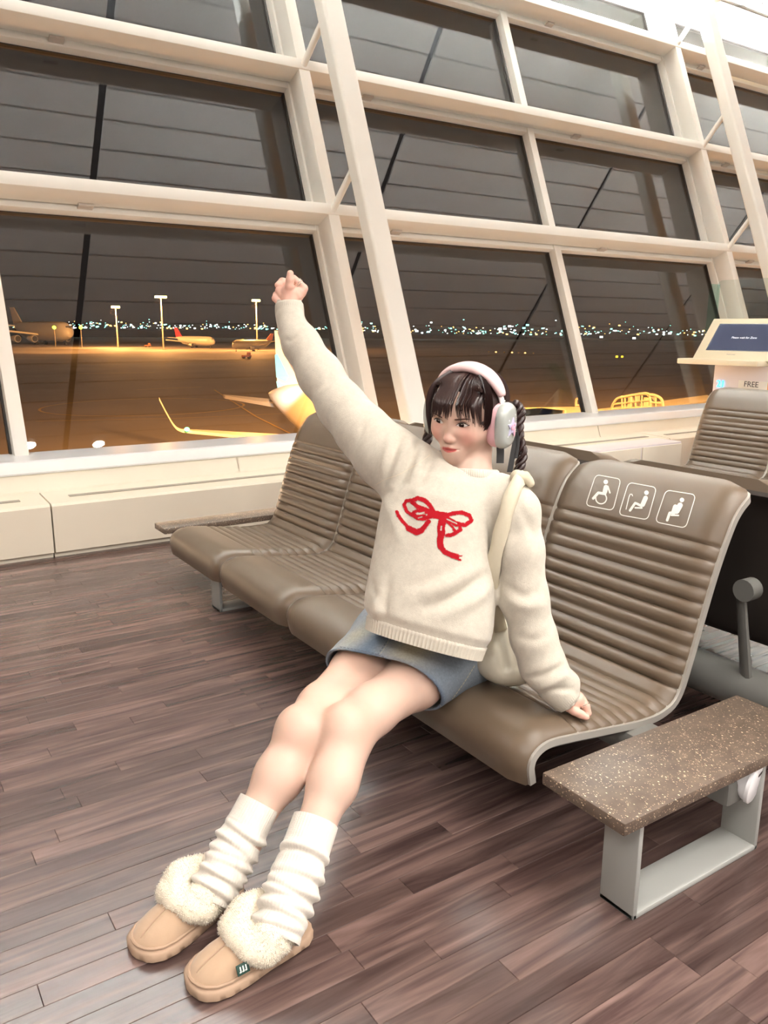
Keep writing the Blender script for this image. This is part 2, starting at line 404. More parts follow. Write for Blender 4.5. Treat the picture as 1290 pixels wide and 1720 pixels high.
# ================================================================== floor of planks
FX0, FX1, FY0, FY1 = -7., 17., -7., 4.32
floor = MB().box((FX0, FY0, -.12), (FX1, FY1, -.004)).build('floor', M_subfloor, smooth=False); tag(floor, kind='structure')
ORG['floor'] = np.zeros(3)
PW = .0585; planks = []; y = FY0; r = 0
rr = random.Random(11)
while y < FY1-.01:
    x = FX0-rr.random()*.6
    while x < FX1:
        L = rr.choice((.27, .36, .45, .54, .63, .8)); x1 = min(x+L, FX1); x0 = max(x, FX0)
        if x1-x0 > .05: planks.append((x0, x1, y, min(y+PW, FY1)))
        x += L
    y += PW; r += 1
def seen(p):
    best = 0
    for fx in (0, .5, 1):
        u, v, z = px((p[0]+(p[1]-p[0])*fx, (p[2]+p[3])/2, 0))
        if z > .3 and -60 < u < 1350 and 0 < v < 1790: best = max(best, 1/z)
    return best
sc = sorted(((seen(p), i) for i, p in enumerate(planks)), reverse=True)
def hidden(p):   # under the furniture, out of sight
    return p[0] > 1.95 and p[2] > 1.0 and p[1] < 2.3
near = [i for s_, i in sc if s_ > 0 and not hidden(planks[i])][:296]; nearset = set(near)
cache = {}
def plank_mesh(L, w):
    k = (round(L, 3), round(w, 3))
    if k not in cache:
        b = MB(); c = .0011
        v = [(0, 0, -.004), (L, 0, -.004), (L, w, -.004), (0, w, -.004), (.0003, .0004, -c), (L-.0003, .0004, -c), (L-.0003, w-.0004, -c), (.0003, w-.0004, -c),
             (c, c, 0), (L-c, c, 0), (L-c, w-c, 0), (c, w-c, 0)]
        f = [(8, 9, 10, 11)]+[(i, (i+1) % 4, 4+(i+1) % 4, 4+i) for i in range(4)]+[(4+i, 4+(i+1) % 4, 8+(i+1) % 4, 8+i) for i in range(4)]
        me = bpy.data.meshes.new('plank'); me.from_pydata(v, [], f); me.materials.append(M_wood); cache[k] = me
    return cache[k]
for i in near:
    x0, x1, y0, y1 = planks[i]
    o = bpy.data.objects.new('plank', plank_mesh(x1-x0, y1-y0)); COL.objects.link(o); o.parent = floor; o.location = (x0, y0, 0)
rest = MB()
for i, p in enumerate(planks):
    if i in nearset: continue
    x0, x1, y0, y1 = p; g = .0006
    rest.add([(x0+g, y0+g, 0), (x1-g, y0+g, 0), (x1-g, y1-g, 0), (x0+g, y1-g, 0)], [(0, 1, 2, 3)])
ro = rest.build('plank_field', M_wood, floor, smooth=False); tag(ro, kind='stuff')

# ================================================================== room shell
def struct(mb, name, m, smooth=False):
    return tag(mb.build(name, m, smooth=smooth), kind='structure')
CT = 6.34
cb = MB(); cp = [(FY0, ceil_z(FY0)+.03), (-1.2, ceil_z(-1.2)+.03), (CT, ceil_z(CT)+.03), (CT, 5.2), (FY0, 5.2)]
cb.prism(cp, FX0, FX1, axes=((0, 1, 0), (0, 0, 1), (1, 0, 0)))
M_slot = mat('ceiling_slot', (14, 12, 12), .8)
ceiling = struct(cb, 'ceiling', M_slot); ORG['ceiling'] = np.zeros(3)
JX = [-7.6, -4.35, -1.1, 2.18, 5.32, 8.6, 11.95, 15.2, 17.1]
yy = CT-.02; strips = []
while yy > -1.2: strips.append((yy-.27, yy)); yy -= .27
sl = math.tan(math.radians(10))
for a_, b_ in zip(JX[:-1], JX[1:]):
    for (y0_, y1_) in strips:
        x0_, x1_ = max(a_+.035, FX0), min(b_-.035, FX1)
        q = [(y0_+.008, ceil_z(y0_)), (y1_-.008, ceil_z(y1_)), (y1_-.008, ceil_z(y1_)+.028), (y0_+.008, ceil_z(y0_)+.028)]
        MB().prism(q, x0_, x1_, axes=((0, 1, 0), (0, 0, 1), (1, 0, 0))).build('ceiling_panel', M_ceil, ceiling, smooth=False)
struct(MB().box((FX0, FY0, ceil_z(-2)), (FX1, -1.5, ceil_z(-2)+.03)), 'ceiling_flat', M_ceil)
struct(MB().box((FX0-.2, FY0, -.1), (FX0, 6.9, 5.2)), 'wall_left', M_wall)
struct(MB().box((FX1, FY0, -.1), (FX1+.2, 6.9, 5.2)), 'wall_right', M_wall)
struct(MB().box((FX0-.2, FY0-.2, -.1), (FX1+.2, FY0, 5.2)), 'wall_back', M_wall)
for (x, y) in CEILING_PANELS:
    z = ceil_z(y)
    t = thing('ceiling_lamp', 'flat white lamp panel in the ceiling above the hall', 'lamp', (x, y, z), 'ceiling lamps')
    MB().box((x-.8, y-.5, z-.07), (x+.8, y+.5, z-.0), .01).build('housing', M_white, t)
    MB().box((x-.76, y-.46, z-.078), (x+.76, y+.46, z-.071)).build('diffuser', M_lamp, t, smooth=False)
for (x, y) in DOWNLIGHTS:
    z = ceil_z(y)
    t = thing('downlight', 'small round downlight in the ceiling whose reflection glows at the window foot', 'lamp', (x, y, z), 'round downlights')
    MB().tube([(x, y, z-.03), (x, y, z+.01)], [.085, .085], 24).build('ring', M_white, t)
    MB().tube([(x, y, z-.034), (x, y, z-.031)], [.07, .07], 24).build('bulb', M_lampb, t)
for k in range(7):
    x0_ = 5.55+k*1.32
    t = thing('strip_lamp', 'white strip lamp under the ceiling edge at the window top, seen mirrored in the glass', 'lamp', (x0_, 6.02, ceil_z(6.02)), 'strip lamps')
    z = ceil_z(6.05)-.02
    MB().box((x0_, 5.97, z-.06), (x0_+1.2, 6.13, z-.03), .004).build('housing', M_white, t)
    MB().tube([(x0_+.02, 6.05, z-.085), (x0_+1.18, 6.05, z-.085)], [.02, .02], 10).build('tube', M_lamp, t)

# ---- window wall: sloping frame, leaning outwards. plane coordinates: X along the wall, s up the slope, q towards the outside
AL = math.radians(21.5); Y0W, Z0W = 4.60, .425
AX_S = np.array([0, math.sin(AL), math.cos(AL)]); AX_Q = np.array([0, math.cos(AL), -math.sin(AL)])
WF = (np.array([0, Y0W, Z0W]), (np.array([1., 0, 0]), AX_S, AX_Q))
def wp(x, s_, q): return WF[0]+x*WF[1][0]+s_*AX_S+q*AX_Q
XMIN, XMAX = -4., 16.
ROWS = [0.03, 1.70, 2.80, 3.93, 4.52]          # sill and the four transoms (upper edges)
MAIN = [-1.5, 3.02, 7.62, 12.2]; THIN = [-3.70, .785, 5.36, 10.0, 14.5]
GQ = .262                                      # glass plane behind the front plane
# low parapet: box ledge, sloping panel, sill
FB = 4.235
prof = [(FB+.03, -.02), (FB+.03, .02), (FB, .03), (FB, .268), (FB+.012, .28), (4.53, .292), (4.53, -.02)]
edges = [-4.9, -3.2, -1.52, .085, .805, 2.42, 4.03, 5.65, 7.26, 8.88, 10.5, 12.1, 13.7, 15.3]
for a, b in zip(edges[:-1], edges[1:]):
    u = thing('heater_casing', None, None, (a, FB, 0)); u['kind'] = 'structure'
    bb = MB().prism([(p[0], p[1]) for p in prof], a+.004, b-.004, axes=((0, 1, 0), (0, 0, 1), (1, 0, 0))).build('casing_panel', M_cream, u, smooth=False)
    g = MB().box((a+.12, 4.36, .286), (b-.12, 4.40, .2895), frame=None)
    g.build('air_slot', M_groove, u, smooth=False)
    MB().box((a+.01, FB+.034, 0), (b-.01, FB+.04, .02)).build('toe_strip', M_groove, u, smooth=False)
pan = [(4.53, .285), (4.545, .30), (4.58, .388), (4.62, .388), (4.62, .285)]
for i, a in enumerate([-4.4, -2.8, -1.2, .37, 1.95, 3.55, 5.15, 6.75, 8.35, 9.95, 11.55, 13.15]):
    struct(MB().prism(pan, a+.003, a+1.597-.003, axes=((0, 1, 0), (0, 0, 1), (1, 0, 0))), 'baseboard_panel', M_cream)
struct(MB().box((XMIN-1, FB+.06, -.1), (XMAX+1, 4.9, .27)).box((XMIN-1, 4.585, .2), (XMAX+1, 4.95, .385)), 'wall_front', M_groove)
sillp = [(4.565, .385), (4.560, .395), (4.575, .448), (4.59, .455), (4.90, .457), (4.90, .385)]
struct(MB().prism(sillp, XMIN-1, XMAX+1, axes=((0, 1, 0), (0, 0, 1), (1, 0, 0))), 'window_sill', M_sill)

fr = [0]
def wbox(x0, x1, s0, s1, q0, q1, bev=.004): return MB().box((x0, s0, q0), (x1, s1, q1), bev, frame=WF)
# transoms: a stout beam in front, a glazing bar behind it
for r_ in ROWS[1:]:
    b = wbox(XMIN, XMAX, r_-.082, r_, 0, .165, .006)
    struct(b, 'transom_beam', M_white, True)
    struct(wbox(XMIN, XMAX, r_-.112, r_-.02, .185, .285), 'glazing_bar', M_white, True)
    struct(wbox(XMIN, XMAX, r_-.120, r_-.112, .245, .285, .001), 'window_seal', M_seal)
    for k, xx in enumerate(np.arange(-3.2, 15, 1.14)):
        if any(abs(xx-m_) < .25 for m_ in MAIN+THIN): continue
        if k % 2 == 0: struct(wbox(xx-.045, xx+.045, r_-.098, r_-.083, .135, .20, .002), 'trim_clip', M_bracket, True)
for x in MAIN:
    struct(wbox(x-.045, x+.045, -.09, 4.50, .006, .170, .006), 'mullion_post', M_white, True)
for x in MAIN+THIN:
    o = x-.02 if x in MAIN else x
    struct(wbox(o-.038, o+.038, -.09, 4.50, .172, .285, .004), 'mullion_bar', M_white, True)
    struct(wbox(o-.050, o-.038, -.02, 4.50, .245, .285, .001).add(*(lambda q: (q.v, q.f))(wbox(o+.038, o+.050, -.02, 4.50, .245, .285, .001))), 'window_seal', M_seal)
# round-edged steel columns standing in front of the main posts, tied back by struts
def column(x):
    w, d, r0 = .082, .062, .026; prof = []
    for cx, cy, a0 in ((w-r0, d-r0, 0), (-w+r0, d-r0, 90), (-w+r0, -d+r0, 180), (w-r0, -d+r0, 270)):
        for k in range(5):
            a = math.radians(a0+k*22.5); prof.append((cx+r0*math.cos(a), cy+r0*math.sin(a)))
    rows = [[wp(x+p[0], s_, -.30+p[1]) for p in prof] for s_ in (-.30, 4.36)]
    return MB().grid(rows, close_v=True, capu=True)
for x in MAIN:
    cx = x+.10
    t = thing('steel_column', None, None, (cx, Y0W-.3, 0)); t['kind'] = 'structure'
    column(cx).build('column_shaft', M_white, t, angle=50)
    for r_ in ROWS[1:-1]:
        MB().tube([wp(x+.0, r_-.05, .02), wp(cx, r_+.19, -.28)], .024, 14).build('strut', M_white, t)
    MB().box((cx-.13, Y0W-.45, .27), (cx+.13, Y0W-.20, .30), .006).build('foot_plate', M_white, t)
# panes
win = 0; xs = sorted(MAIN+THIN)
for i, (a, b) in enumerate(zip(xs[:-1], xs[1:])):
    for j in range(4):
        win += 1; s0, s1 = ROWS[j]-.06, ROWS[j+1]-.06
        tag(wbox(a, b, s0, s1, GQ-.004, GQ+.004, 0).build('window_%d' % win, M_glass, smooth=False), kind='structure')
# ================================================================== seats
M_leather = mat('taupe_leather', (97, 83, 68), .40, noise=(5, .06, (1, 1, 1)), bump=(220, .12, .001), spec=.45)
M_trim = mat('seat_edge_alloy', (176, 172, 164), .35, metal=.35)
M_shell = mat('seat_back_shell', (62, 56, 52), .45)
M_steel = mat('bench_frame_grey', (150, 151, 147), .42, noise=(3, .04, (1, 1, 1)))
M_greybeam = mat('beam_grey', (108, 108, 104), .45)
M_print = mat('white_print', (232, 230, 222), .5)
def stone_mat():
    m = bpy.data.materials.new('speckled_stone'); m.use_nodes = True; n = m.node_tree.nodes; l = m.node_tree.links; b = n['Principled BSDF']
    t = n.new('ShaderNodeTexCoord')
    nz = n.new('ShaderNodeTexNoise'); nz.inputs['Scale'].default_value = 30.; nz.inputs['Detail'].default_value = 5; l.new(t.outputs['Object'], nz.inputs['Vector'])
    r = n.new('ShaderNodeValToRGB'); r.color_ramp.elements[0].position = .3; r.color_ramp.elements[0].color = (*lin((80, 68, 59)), 1)
    r.color_ramp.elements[1].position = .7; r.color_ramp.elements[1].color = (*lin((104, 90, 78)), 1); l.new(nz.outputs['Fac'], r.inputs['Fac'])
    src = r.outputs['Color']
    for scale, lo, hi, c in ((150., .16, .22, (206, 186, 160)), (260., .2, .26, (182, 158, 134)), (95., .11, .15, (236, 216, 182))):
        v = n.new('ShaderNodeTexVoronoi'); v.inputs['Scale'].default_value = scale; v.inputs['Randomness'].default_value = 1.
        mp = n.new('ShaderNodeMapping'); mp.inputs['Rotation'].default_value = (scale, scale*.3, .4); mp.inputs['Scale'].default_value = (1, .62, 1)
        l.new(t.outputs['Object'], mp.inputs['Vector']); l.new(mp.outputs[0], v.inputs['Vector'])
        mr = n.new('ShaderNodeMapRange'); mr.inputs['From Min'].default_value = lo; mr.inputs['From Max'].default_value = hi; mr.inputs['To Min'].default_value = 1; mr.inputs['To Max'].default_value = 0
        l.new(v.outputs['Distance'], mr.inputs['Value'])
        sp = n.new('ShaderNodeSeparateColor'); l.new(v.outputs['Color'], sp.inputs[0])
        gt = n.new('ShaderNodeMath'); gt.operation = 'GREATER_THAN'; gt.inputs[1].default_value = .45; l.new(sp.outputs[0], gt.inputs[0])
        mu = n.new('ShaderNodeMath'); mu.operation = 'MULTIPLY'; l.new(mr.outputs[0], mu.inputs[0]); l.new(gt.outputs[0], mu.inputs[1])
        mx = n.new('ShaderNodeMix'); mx.data_type = 'RGBA'; mx.inputs['B'].default_value = (*lin(c), 1); l.new(mu.outputs[0], mx.inputs['Factor']); l.new(src, mx.inputs['A']); src = mx.outputs['Result']
    l.new(src, b.inputs['Base Color']); b.inputs['Roughness'].default_value = .43
    return m
M_stone = stone_mat()

SEAT_PROF = smoothpath([(1.181, .150), (1.174, .195), (1.190, .228), (1.234, .246), (1.31, .240), (1.433, .223), (1.564, .207), (1.640, .210), (1.690, .238),
                        (1.724, .324), (1.757, .43), (1.80, .558), (1.845, .661), (1.876, .705), (1.915, .733), (1.955, .742)], 12)
def resample(p, step):
    d = np.r_[0, np.cumsum(np.linalg.norm(np.diff(p, axis=0), axis=1))]; n = int(d[-1]/step); t = np.linspace(0, d[-1], n+1)
    return np.stack([np.interp(t, d, p[:, k]) for k in (0, 1)], 1), t
SP, ST = resample(SEAT_PROF, .0065)
iz = lambda x0: ST[np.argmin(np.abs(SP[:, 0]-x0)+(SP[:, 1] > .3)*9)]
S_A = iz(1.335); S_B = iz(1.66)                              # ribbed part of the seat
sz = lambda z0: ST[np.argmin(np.abs(SP[:, 1]-z0)+(SP[:, 0] < 1.6)*9)]
S_C = sz(.235); S_D = sz(.610)                                # ribbed part of the back
LINES = list(np.linspace(S_A, S_B, 9))+list(np.linspace(S_C+.02, S_D, 11))
def groove(t): return sum(math.exp(-((t-q)/.0042)**2) for q in LINES)
def pillow(t):
    q = [x for x in LINES if x <= t]; r_ = [x for x in LINES if x > t]
    if not q or not r_: return 1.0
    f = (t-q[-1])/(r_[0]-q[-1]); return math.sin(math.pi*f)**.6
def seat_surface():
    tn = np.gradient(SP, axis=0); tn /= np.linalg.norm(tn, axis=1)[:, None]; nn = np.stack([-tn[:, 1], tn[:, 0]], 1)   # facing up / forward
    return nn
NN = seat_surface()
SW = .585
def make_seat_parts(parent, x_of, mirror=False):
    """parts of a seat whose right edge is at local y=0, y grows to SW; x_of maps profile x to the local x"""
    ny = 25; rows = []; rows_b = []; L = ST[-1]
    for i, (p, t) in enumerate(zip(SP, ST)):
        up = p[1] > .3
        rc = .055; e = L-t; inset = 0
        if e < rc: inset = rc-math.sqrt(max(rc*rc-(rc-e)**2, 0))
        inset = max(inset, 0)+.004
        row = []; rb = []
        for k in range(ny):
            f = k/(ny-1); f = .5-.5*math.cos(math.pi*f) if k in (1, ny-2) else f
            y = inset+f*(SW-2*inset); ed = min(y-inset, SW-inset-y); ro = 1-math.exp(-ed/.008)
            h = .012*ro+.0058*pillow(t)*ro-.0068*min(groove(t), 1)
            if ed < 1e-6: h = -.004
            row.append((x_of(p[0]+NN[i][0]*h), y, p[1]+NN[i][1]*h)); rb.append((x_of(p[0]-NN[i][0]*.014), y, p[1]-NN[i][1]*.014))
        rows.append(row); rows_b.append(rb)
    c = MB().grid(rows)
    # edge wall closing the pad
    n = len(rows)
    for side in (0, -1):
        c.grid([[rows[i][side] for i in range(n)], [rows_b[i][side] for i in range(n)]])
    c.grid([rows[0], rows_b[0]]); c.grid([rows[-1], rows_b[-1]])
    o = ORG[parent.name]
    c.v = [tuple(np.array(p)+o) for p in c.v]
    pad = c.build('cushion', M_leather, parent, angle=60)
    s = MB(); s.grid(rows_b); low = [[(x_of(p[0]-NN[i][0]*.026), y, p[1]-NN[i][1]*.026) for (_, y, _) in rows_b[i]] for i, p in enumerate(SP)]
    s.grid(low); s.grid([rows_b[0], low[0]]); s.grid([rows_b[-1], low[-1]])
    for side in (0, -1): s.grid([[rows_b[i][side] for i in range(n)], [low[i][side] for i in range(n)]])
    s.v = [tuple(np.array(p)+o) for p in s.v]; s.build('back_shell', M_shell, parent, angle=60)
    for side in (0, -1):
        m = MB(); R = []
        for i, p in enumerate(SP[::2]):
            i = i*2; y = rows[i][side][1]; y2 = y-.007 if side == 0 else y+.007; y1 = y+.004 if side == 0 else y-.004
            a = p-NN[i]*.002; b = p-NN[i]*.019
            R.append([(x_of(a[0]), y1, a[1]), (x_of(a[0]), y2, a[1]), (x_of(b[0]), y2, b[1]), (x_of(b[0]), y1, b[1])])
        m.grid(R, close_v=True, capu=True); m.v = [tuple(np.array(q)+o) for q in m.v]
        m.build('edge_trim', M_trim, parent, angle=50)
    return c
SEAT_Y = [2.955, 2.365, 1.775, 1.183]
GRP = 'taupe ribbed seats of the near row'
front_labels = ['taupe ribbed leather seat nearest the window, beside the dark stone table end', 'taupe ribbed seat between the window-end seat and the seated woman',
                'taupe ribbed seat directly behind the raised-arm woman, mostly hidden by her sweater', 'taupe ribbed seat with three white priority symbols printed on its headrest']
seat0 = thing('airport_seat', front_labels[3], 'seat', (1.18, SEAT_Y[3], 0), GRP)
pad_mb = make_seat_parts(seat0, lambda x: x-1.18)
for k in range(3): copy_tree(seat0, (0, SEAT_Y[k]-SEAT_Y[3], 0), front_labels[k])
SEAT_BVH = BVHTree.FromPolygons(pad_mb.v, pad_mb.f)
# priority symbols on the headrest
pic = MB()
def Z4(x, y): return (840+x/2.867, 760+y/2.867)
def rframe(c, r=.16):
    c = [np.array(Z4(*p)) for p in c]; out = []
    for i in range(4):
        p, a, b = c[i], c[i-1], c[(i+1) % 4]; A = p+(a-p)*r; B = p+(b-p)*r
        for k in range(6):
            t = k/5; out.append((1-t)**2*A+2*t*(1-t)*p+t*t*B)
    return out
def stroke(pts, w, closed=False): ribbon(pic, SEAT_BVH, [Z4(*p) for p in pts], w/2.867, .0014, 1.2, closed)
def dot(x, y, r):
    ring = [lay_px(SEAT_BVH, np.array(Z4(x+r*math.cos(a), y+r*math.sin(a))), .0014) for a in np.linspace(0, 2*math.pi, 16, endpoint=False)]
    pic.add(ring, [tuple(range(16))])
for c in ([(462, 108), (583, 130), (545, 280), (413, 255)], [(620, 145), (755, 170), (712, 325), (572, 300)], [(800, 182), (944, 205), (895, 365), (748, 335)]):
    ribbon(pic, SEAT_BVH, rframe(c), 1.5, .0014, 1.2, True)
dot(510, 143, 11); stroke([(511, 168), (506, 190)], 22); stroke([(507, 200), (474, 195), (450, 222)], 13); stroke([(520, 165), (530, 195)], 8)
stroke([(488+26*math.cos(a), 222+26*math.sin(a)) for a in np.linspace(-1.0, 3.3, 16)], 6)
stroke([(608, 274), (622, 215), (628, 202), (636, 202), (639, 210)], 4.5); dot(706, 195, 11); stroke([(702, 220), (688, 252)], 22); stroke([(682, 258), (652, 244), (627, 280)], 12); stroke([(652, 267), (684, 268)], 8)
dot(877, 230, 11); stroke([(868, 255), (852, 284)], 26); stroke([(845, 262), (836, 290)], 22); stroke([(848, 290), (818, 292), (806, 327)], 13); stroke([(826, 303), (860, 304)], 8)
po = pic.build('priority_symbols', M_print, seat0); po['label'] = 'three white pictograms: wheelchair user, person with cane, expectant mother'

# row behind, back to back, facing the other way: mirrored about X = 1.985
back_labels = ['taupe seat back-to-back behind the window-end seat, only its top rim showing', 'taupe seat of the rear row whose rim shows behind the raised sleeve',
               'taupe seat of the rear row whose rim shows right of the headphones', 'taupe seat of the rear row behind the priority-symbol seat',
               'dark-backed seat of the rear row at the right picture edge beside the grey bracket']
bseat = thing('airport_seat', back_labels[3], 'seat', (1.985, 1.135, 0), 'taupe ribbed seats of the rear row')
make_seat_parts(bseat, lambda x: (1.995-x))
for k, yy in enumerate((2.91, 2.318, 1.727, None, .545)):
    if yy is not None: copy_tree(bseat, (0, yy-1.135, 0), back_labels[k])
# far row, facing the camera, near the kiosk
far_labels = ['far taupe ribbed seat standing in front of the white kiosk', 'far taupe seat right of the one before the kiosk, cut by the picture edge']
FX = 5.22-1.955
fseat = thing('airport_seat', far_labels[0], 'seat', (1.18+FX, 2.97, 0), 'taupe ribbed seats of the far row')
make_seat_parts(fseat, lambda x: x-1.18); copy_tree(fseat, (0, -.592, 0), far_labels[1])
tf = thing('bench_frame', 'grey beam and loop legs carrying the far seats before the kiosk', 'frame', (4.85, 2.4, 0))
MB().box((4.80, 2.2, .12), (4.94, 3.6, .19), .01).build('beam', M_greybeam, tf)
for y in (2.45, 3.45): MB().box((4.5, y, 0), (5.0, y+.09, .012), .003).box((4.5, y, 0), (4.512, y+.09, .19), .003).box((4.988, y, 0), (5.0, y+.09, .19), .003).box((4.5, y, .178), (5.0, y+.09, .19), .003).build('leg', M_steel, tf)

# frame of the double row
fr_ = thing('bench_frame', 'grey steel frame of beams and loop legs under the two back-to-back rows', 'frame', (1.6, 2.3, 0))
def loop_leg(x0, x1, y0, y1, h, t=.013): return MB().box((x0, y0, 0), (x1, y1, t), .003).box((x0, y0, 0), (x0+t, y1, h), .003).box((x1-t, y0, 0), (x1, y1, h), .003).box((x0, y0, h-t), (x1, y1, h), .003)
loop_leg(1.195, 1.62, 3.02, 3.11, .19).build('leg', M_steel, fr_)
MB().box((1.50, .9, .13), (1.60, 3.6, .19), .012).build('beam', M_greybeam, fr_)
MB().tube([(2.05, .2, .155), (2.05, 3.5, .155)], [.062]*2, 20).build('beam', M_greybeam, fr_)
for y in (1.20, 2.36, 3.45):
    b = MB(); b.tube([(2.03, y, .17), (1.985, y+.02, .455)], [.024, .019], 10, flat=.55)
    b.tube([(2.005, y, .465), (1.962, y, .465)], [.031, .031], 20); b.build('support_arm', M_greybeam, fr_)
for y in (.5, 2.3): loop_leg(2.0, 2.5, y, y+.1, .15).build('leg', M_steel, fr_)

# stone side tables
def side_table(label, x0, x1, y0, y1, leg):
    t = thing('side_table', label, 'table', ((x0+x1)/2, (y0+y1)/2, 0), 'stone tables at the ends of the near row')
    MB().box((x0, y0, .222), (x1, y1, .250), .004).build('stone_slab', M_stone, t, angle=40)
    if leg:
        l_ = loop_leg(1.188, 1.612, .885, .972, .2215).build('leg_frame', M_steel, t)
        s_ = MB(); s_.tube([(1.598, .93, .155), (1.594, .93, .155)], [.011, .011], 14); s_.build('screw', M_bracket, t)
    return t
side_table('brown speckled stone side table at the near end, on a grey loop leg', 1.122, 1.80, .870, 1.088, True)
side_table('dark speckled stone side table at the far end, close to the window ledge', 1.155, 1.83, 3.56, 3.70, False)
for o in COL.objects:
    pass
t = thing('outlet_drum', 'round white power outlet hanging under the near stone table', 'outlet', (1.57, .90, .19))
M_outlet = mat('outlet_plastic', (226, 226, 228), .35)
c0 = np.array([1.572, .915, .178]); ax_ = nrm((.25, -.95, -.12))
MB().tube([c0+ax_*-.05, c0+ax_*.02], [.034, .045], 24, up=(0, 0, 1)).build('drum', M_outlet, t)
MB().tube([c0+ax_*.02, c0+ax_*.028, c0+ax_*.031], [.048, .048, .043], 28).build('face', M_outlet, t)
q = nrm(np.cross(ax_, (0, 0, 1))); q2 = np.cross(q, ax_); mk = MB()
for k, w in enumerate((0, 1, 2)): mk.box((-.017+k*.008, .020, .0315), (-.011+k*.008, .026, .0325), frame=(c0, (q, q2, ax_)))
mk.build('marking', M_shell, t, smooth=False)
# ================================================================== airfield outside
GZ = -7.0
SODIUM = (1.0, .43, .12)
M_apron = mat('apron_asphalt', (142, 134, 126), .75, noise=(.06, .22, (1, 1, 1)), spec=.2)
M_mark = mat('yellow_marking', (214, 176, 92), .6)
M_pole = mat('galvanised_pole', (150, 140, 125), .5)
M_sod = mat('sodium_lamp', (255, 220, 150), .5, emit=(255, 214, 120), estr=14.)
M_plane = mat('aircraft_white', (176, 172, 164), .35)
M_tyre = mat('aircraft_tyre', (24, 22, 22), .7)
M_redtail = mat('red_tail_paint', (168, 28, 36), .4)
M_orgtail = mat('orange_tail_paint', (214, 120, 60), .4)
M_blue = mat('tail_light_blue', (30, 150, 206), .4)
M_navy = mat('tail_navy', (34, 32, 66), .4)
apron = MB().add([(-3000, 9, GZ), (5000, 9, GZ), (5000, 4000, GZ), (-3000, 4000, GZ)], [(0, 1, 2, 3)]).box((-30, 6.5, GZ-.5), (60, 9, GZ)).build('apron_ground', M_apron, smooth=False); tag(apron, kind='structure')
def gpt(u, v, z=GZ): return at(u, v, 2, z)
# yellow taxi lines
mk = []
c0 = (gpt(90, 680)+gpt(404, 686))/2; R0 = np.linalg.norm(gpt(90, 680)-gpt(404, 686))/2
ring = [[c0+np.array([math.cos(a)*(R0+w), math.sin(a)*(R0*.92+w), .03]) for w in (-.13, .13)] for a in np.linspace(.1, 2*math.pi+.1, 72)]
mk.append(MB().grid(ring))
def gline(pts, w=.22):
    m = MB(); pts = [gpt(*p) for p in pts]; rows = []
    for i, p in enumerate(pts):
        t = nrm(pts[min(i+1, len(pts)-1)]-pts[max(i-1, 0)]); n_ = np.array([-t[1], t[0], 0]); rows.append([p+n_*w/2+[0, 0, .03], p-n_*w/2+[0, 0, .03]])
    return m.grid(rows)
mk += [gline([(60, 708), (300, 703), (500, 694)], .18), gline([(360, 655), (430, 700), (520, 745)], .2), gline([(130, 628), (260, 626)], .5), gline([(390, 614), (450, 614)], .6), gline([(230, 655), (340, 650)], .3), gline([(700, 662), (960, 680)], .14)]
for m in mk: m.build('taxi_marking', M_mark, apron, smooth=False)
# floodlights on the roof edge and on the masts
def spot(loc, aim, power, ang=95, blend=.6, col=SODIUM, r=.6):
    d = bpy.data.lights.new('outside_spot', 'SPOT'); d.energy = power; d.color = col; d.spot_size = math.radians(ang); d.spot_blend = blend; d.shadow_soft_size = r
    o = bpy.data.objects.new('outside_spot', d); COL.objects.link(o); o.location = loc
    o.rotation_euler = Vector(np.array(aim)-np.array(loc)).to_track_quat('-Z', 'Y').to_euler(); return o
for x in (4, 26, 52): spot((x, 8.5, 11), (x*1.2+3, 30, GZ), 320000, 84, 1.)
def mast(label, u, v, vb, d, lampw):
    top = P(u, v, d); base = np.array([top[0], top[1], GZ]); s_ = d/F_PX
    t = thing('apron_mast', label, 'floodlight mast', base, 'sodium masts on the apron')
    MB().tube([base, top], [.9*s_*1.6, .9*s_], 10).build('mast_pole', M_pole, t)
    MB().box(tuple(top+[-lampw*s_, -.5, -1.6*s_]), tuple(top+[lampw*s_, .5, 2.0*s_]), .2).build('lamp_head', M_sod, t)
    l_ = bpy.data.lights.new('mast_lamp', 'POINT'); l_.energy = 90000; l_.color = SODIUM; l_.shadow_soft_size = 1.0
    o = bpy.data.objects.new('mast_lamp', l_); COL.objects.link(o); o.location = top-FWD*4-np.array([0, 0, 3.])
mast('left sodium floodlight mast glowing above the apron', 194, 516, 560, 330, 7)
mast('tall middle sodium floodlight mast rising beside the red-tailed jet', 270, 499, 583, 300, 10)
mast('right sodium floodlight mast standing behind the orange-tailed jet', 430, 505, 575, 300, 7)

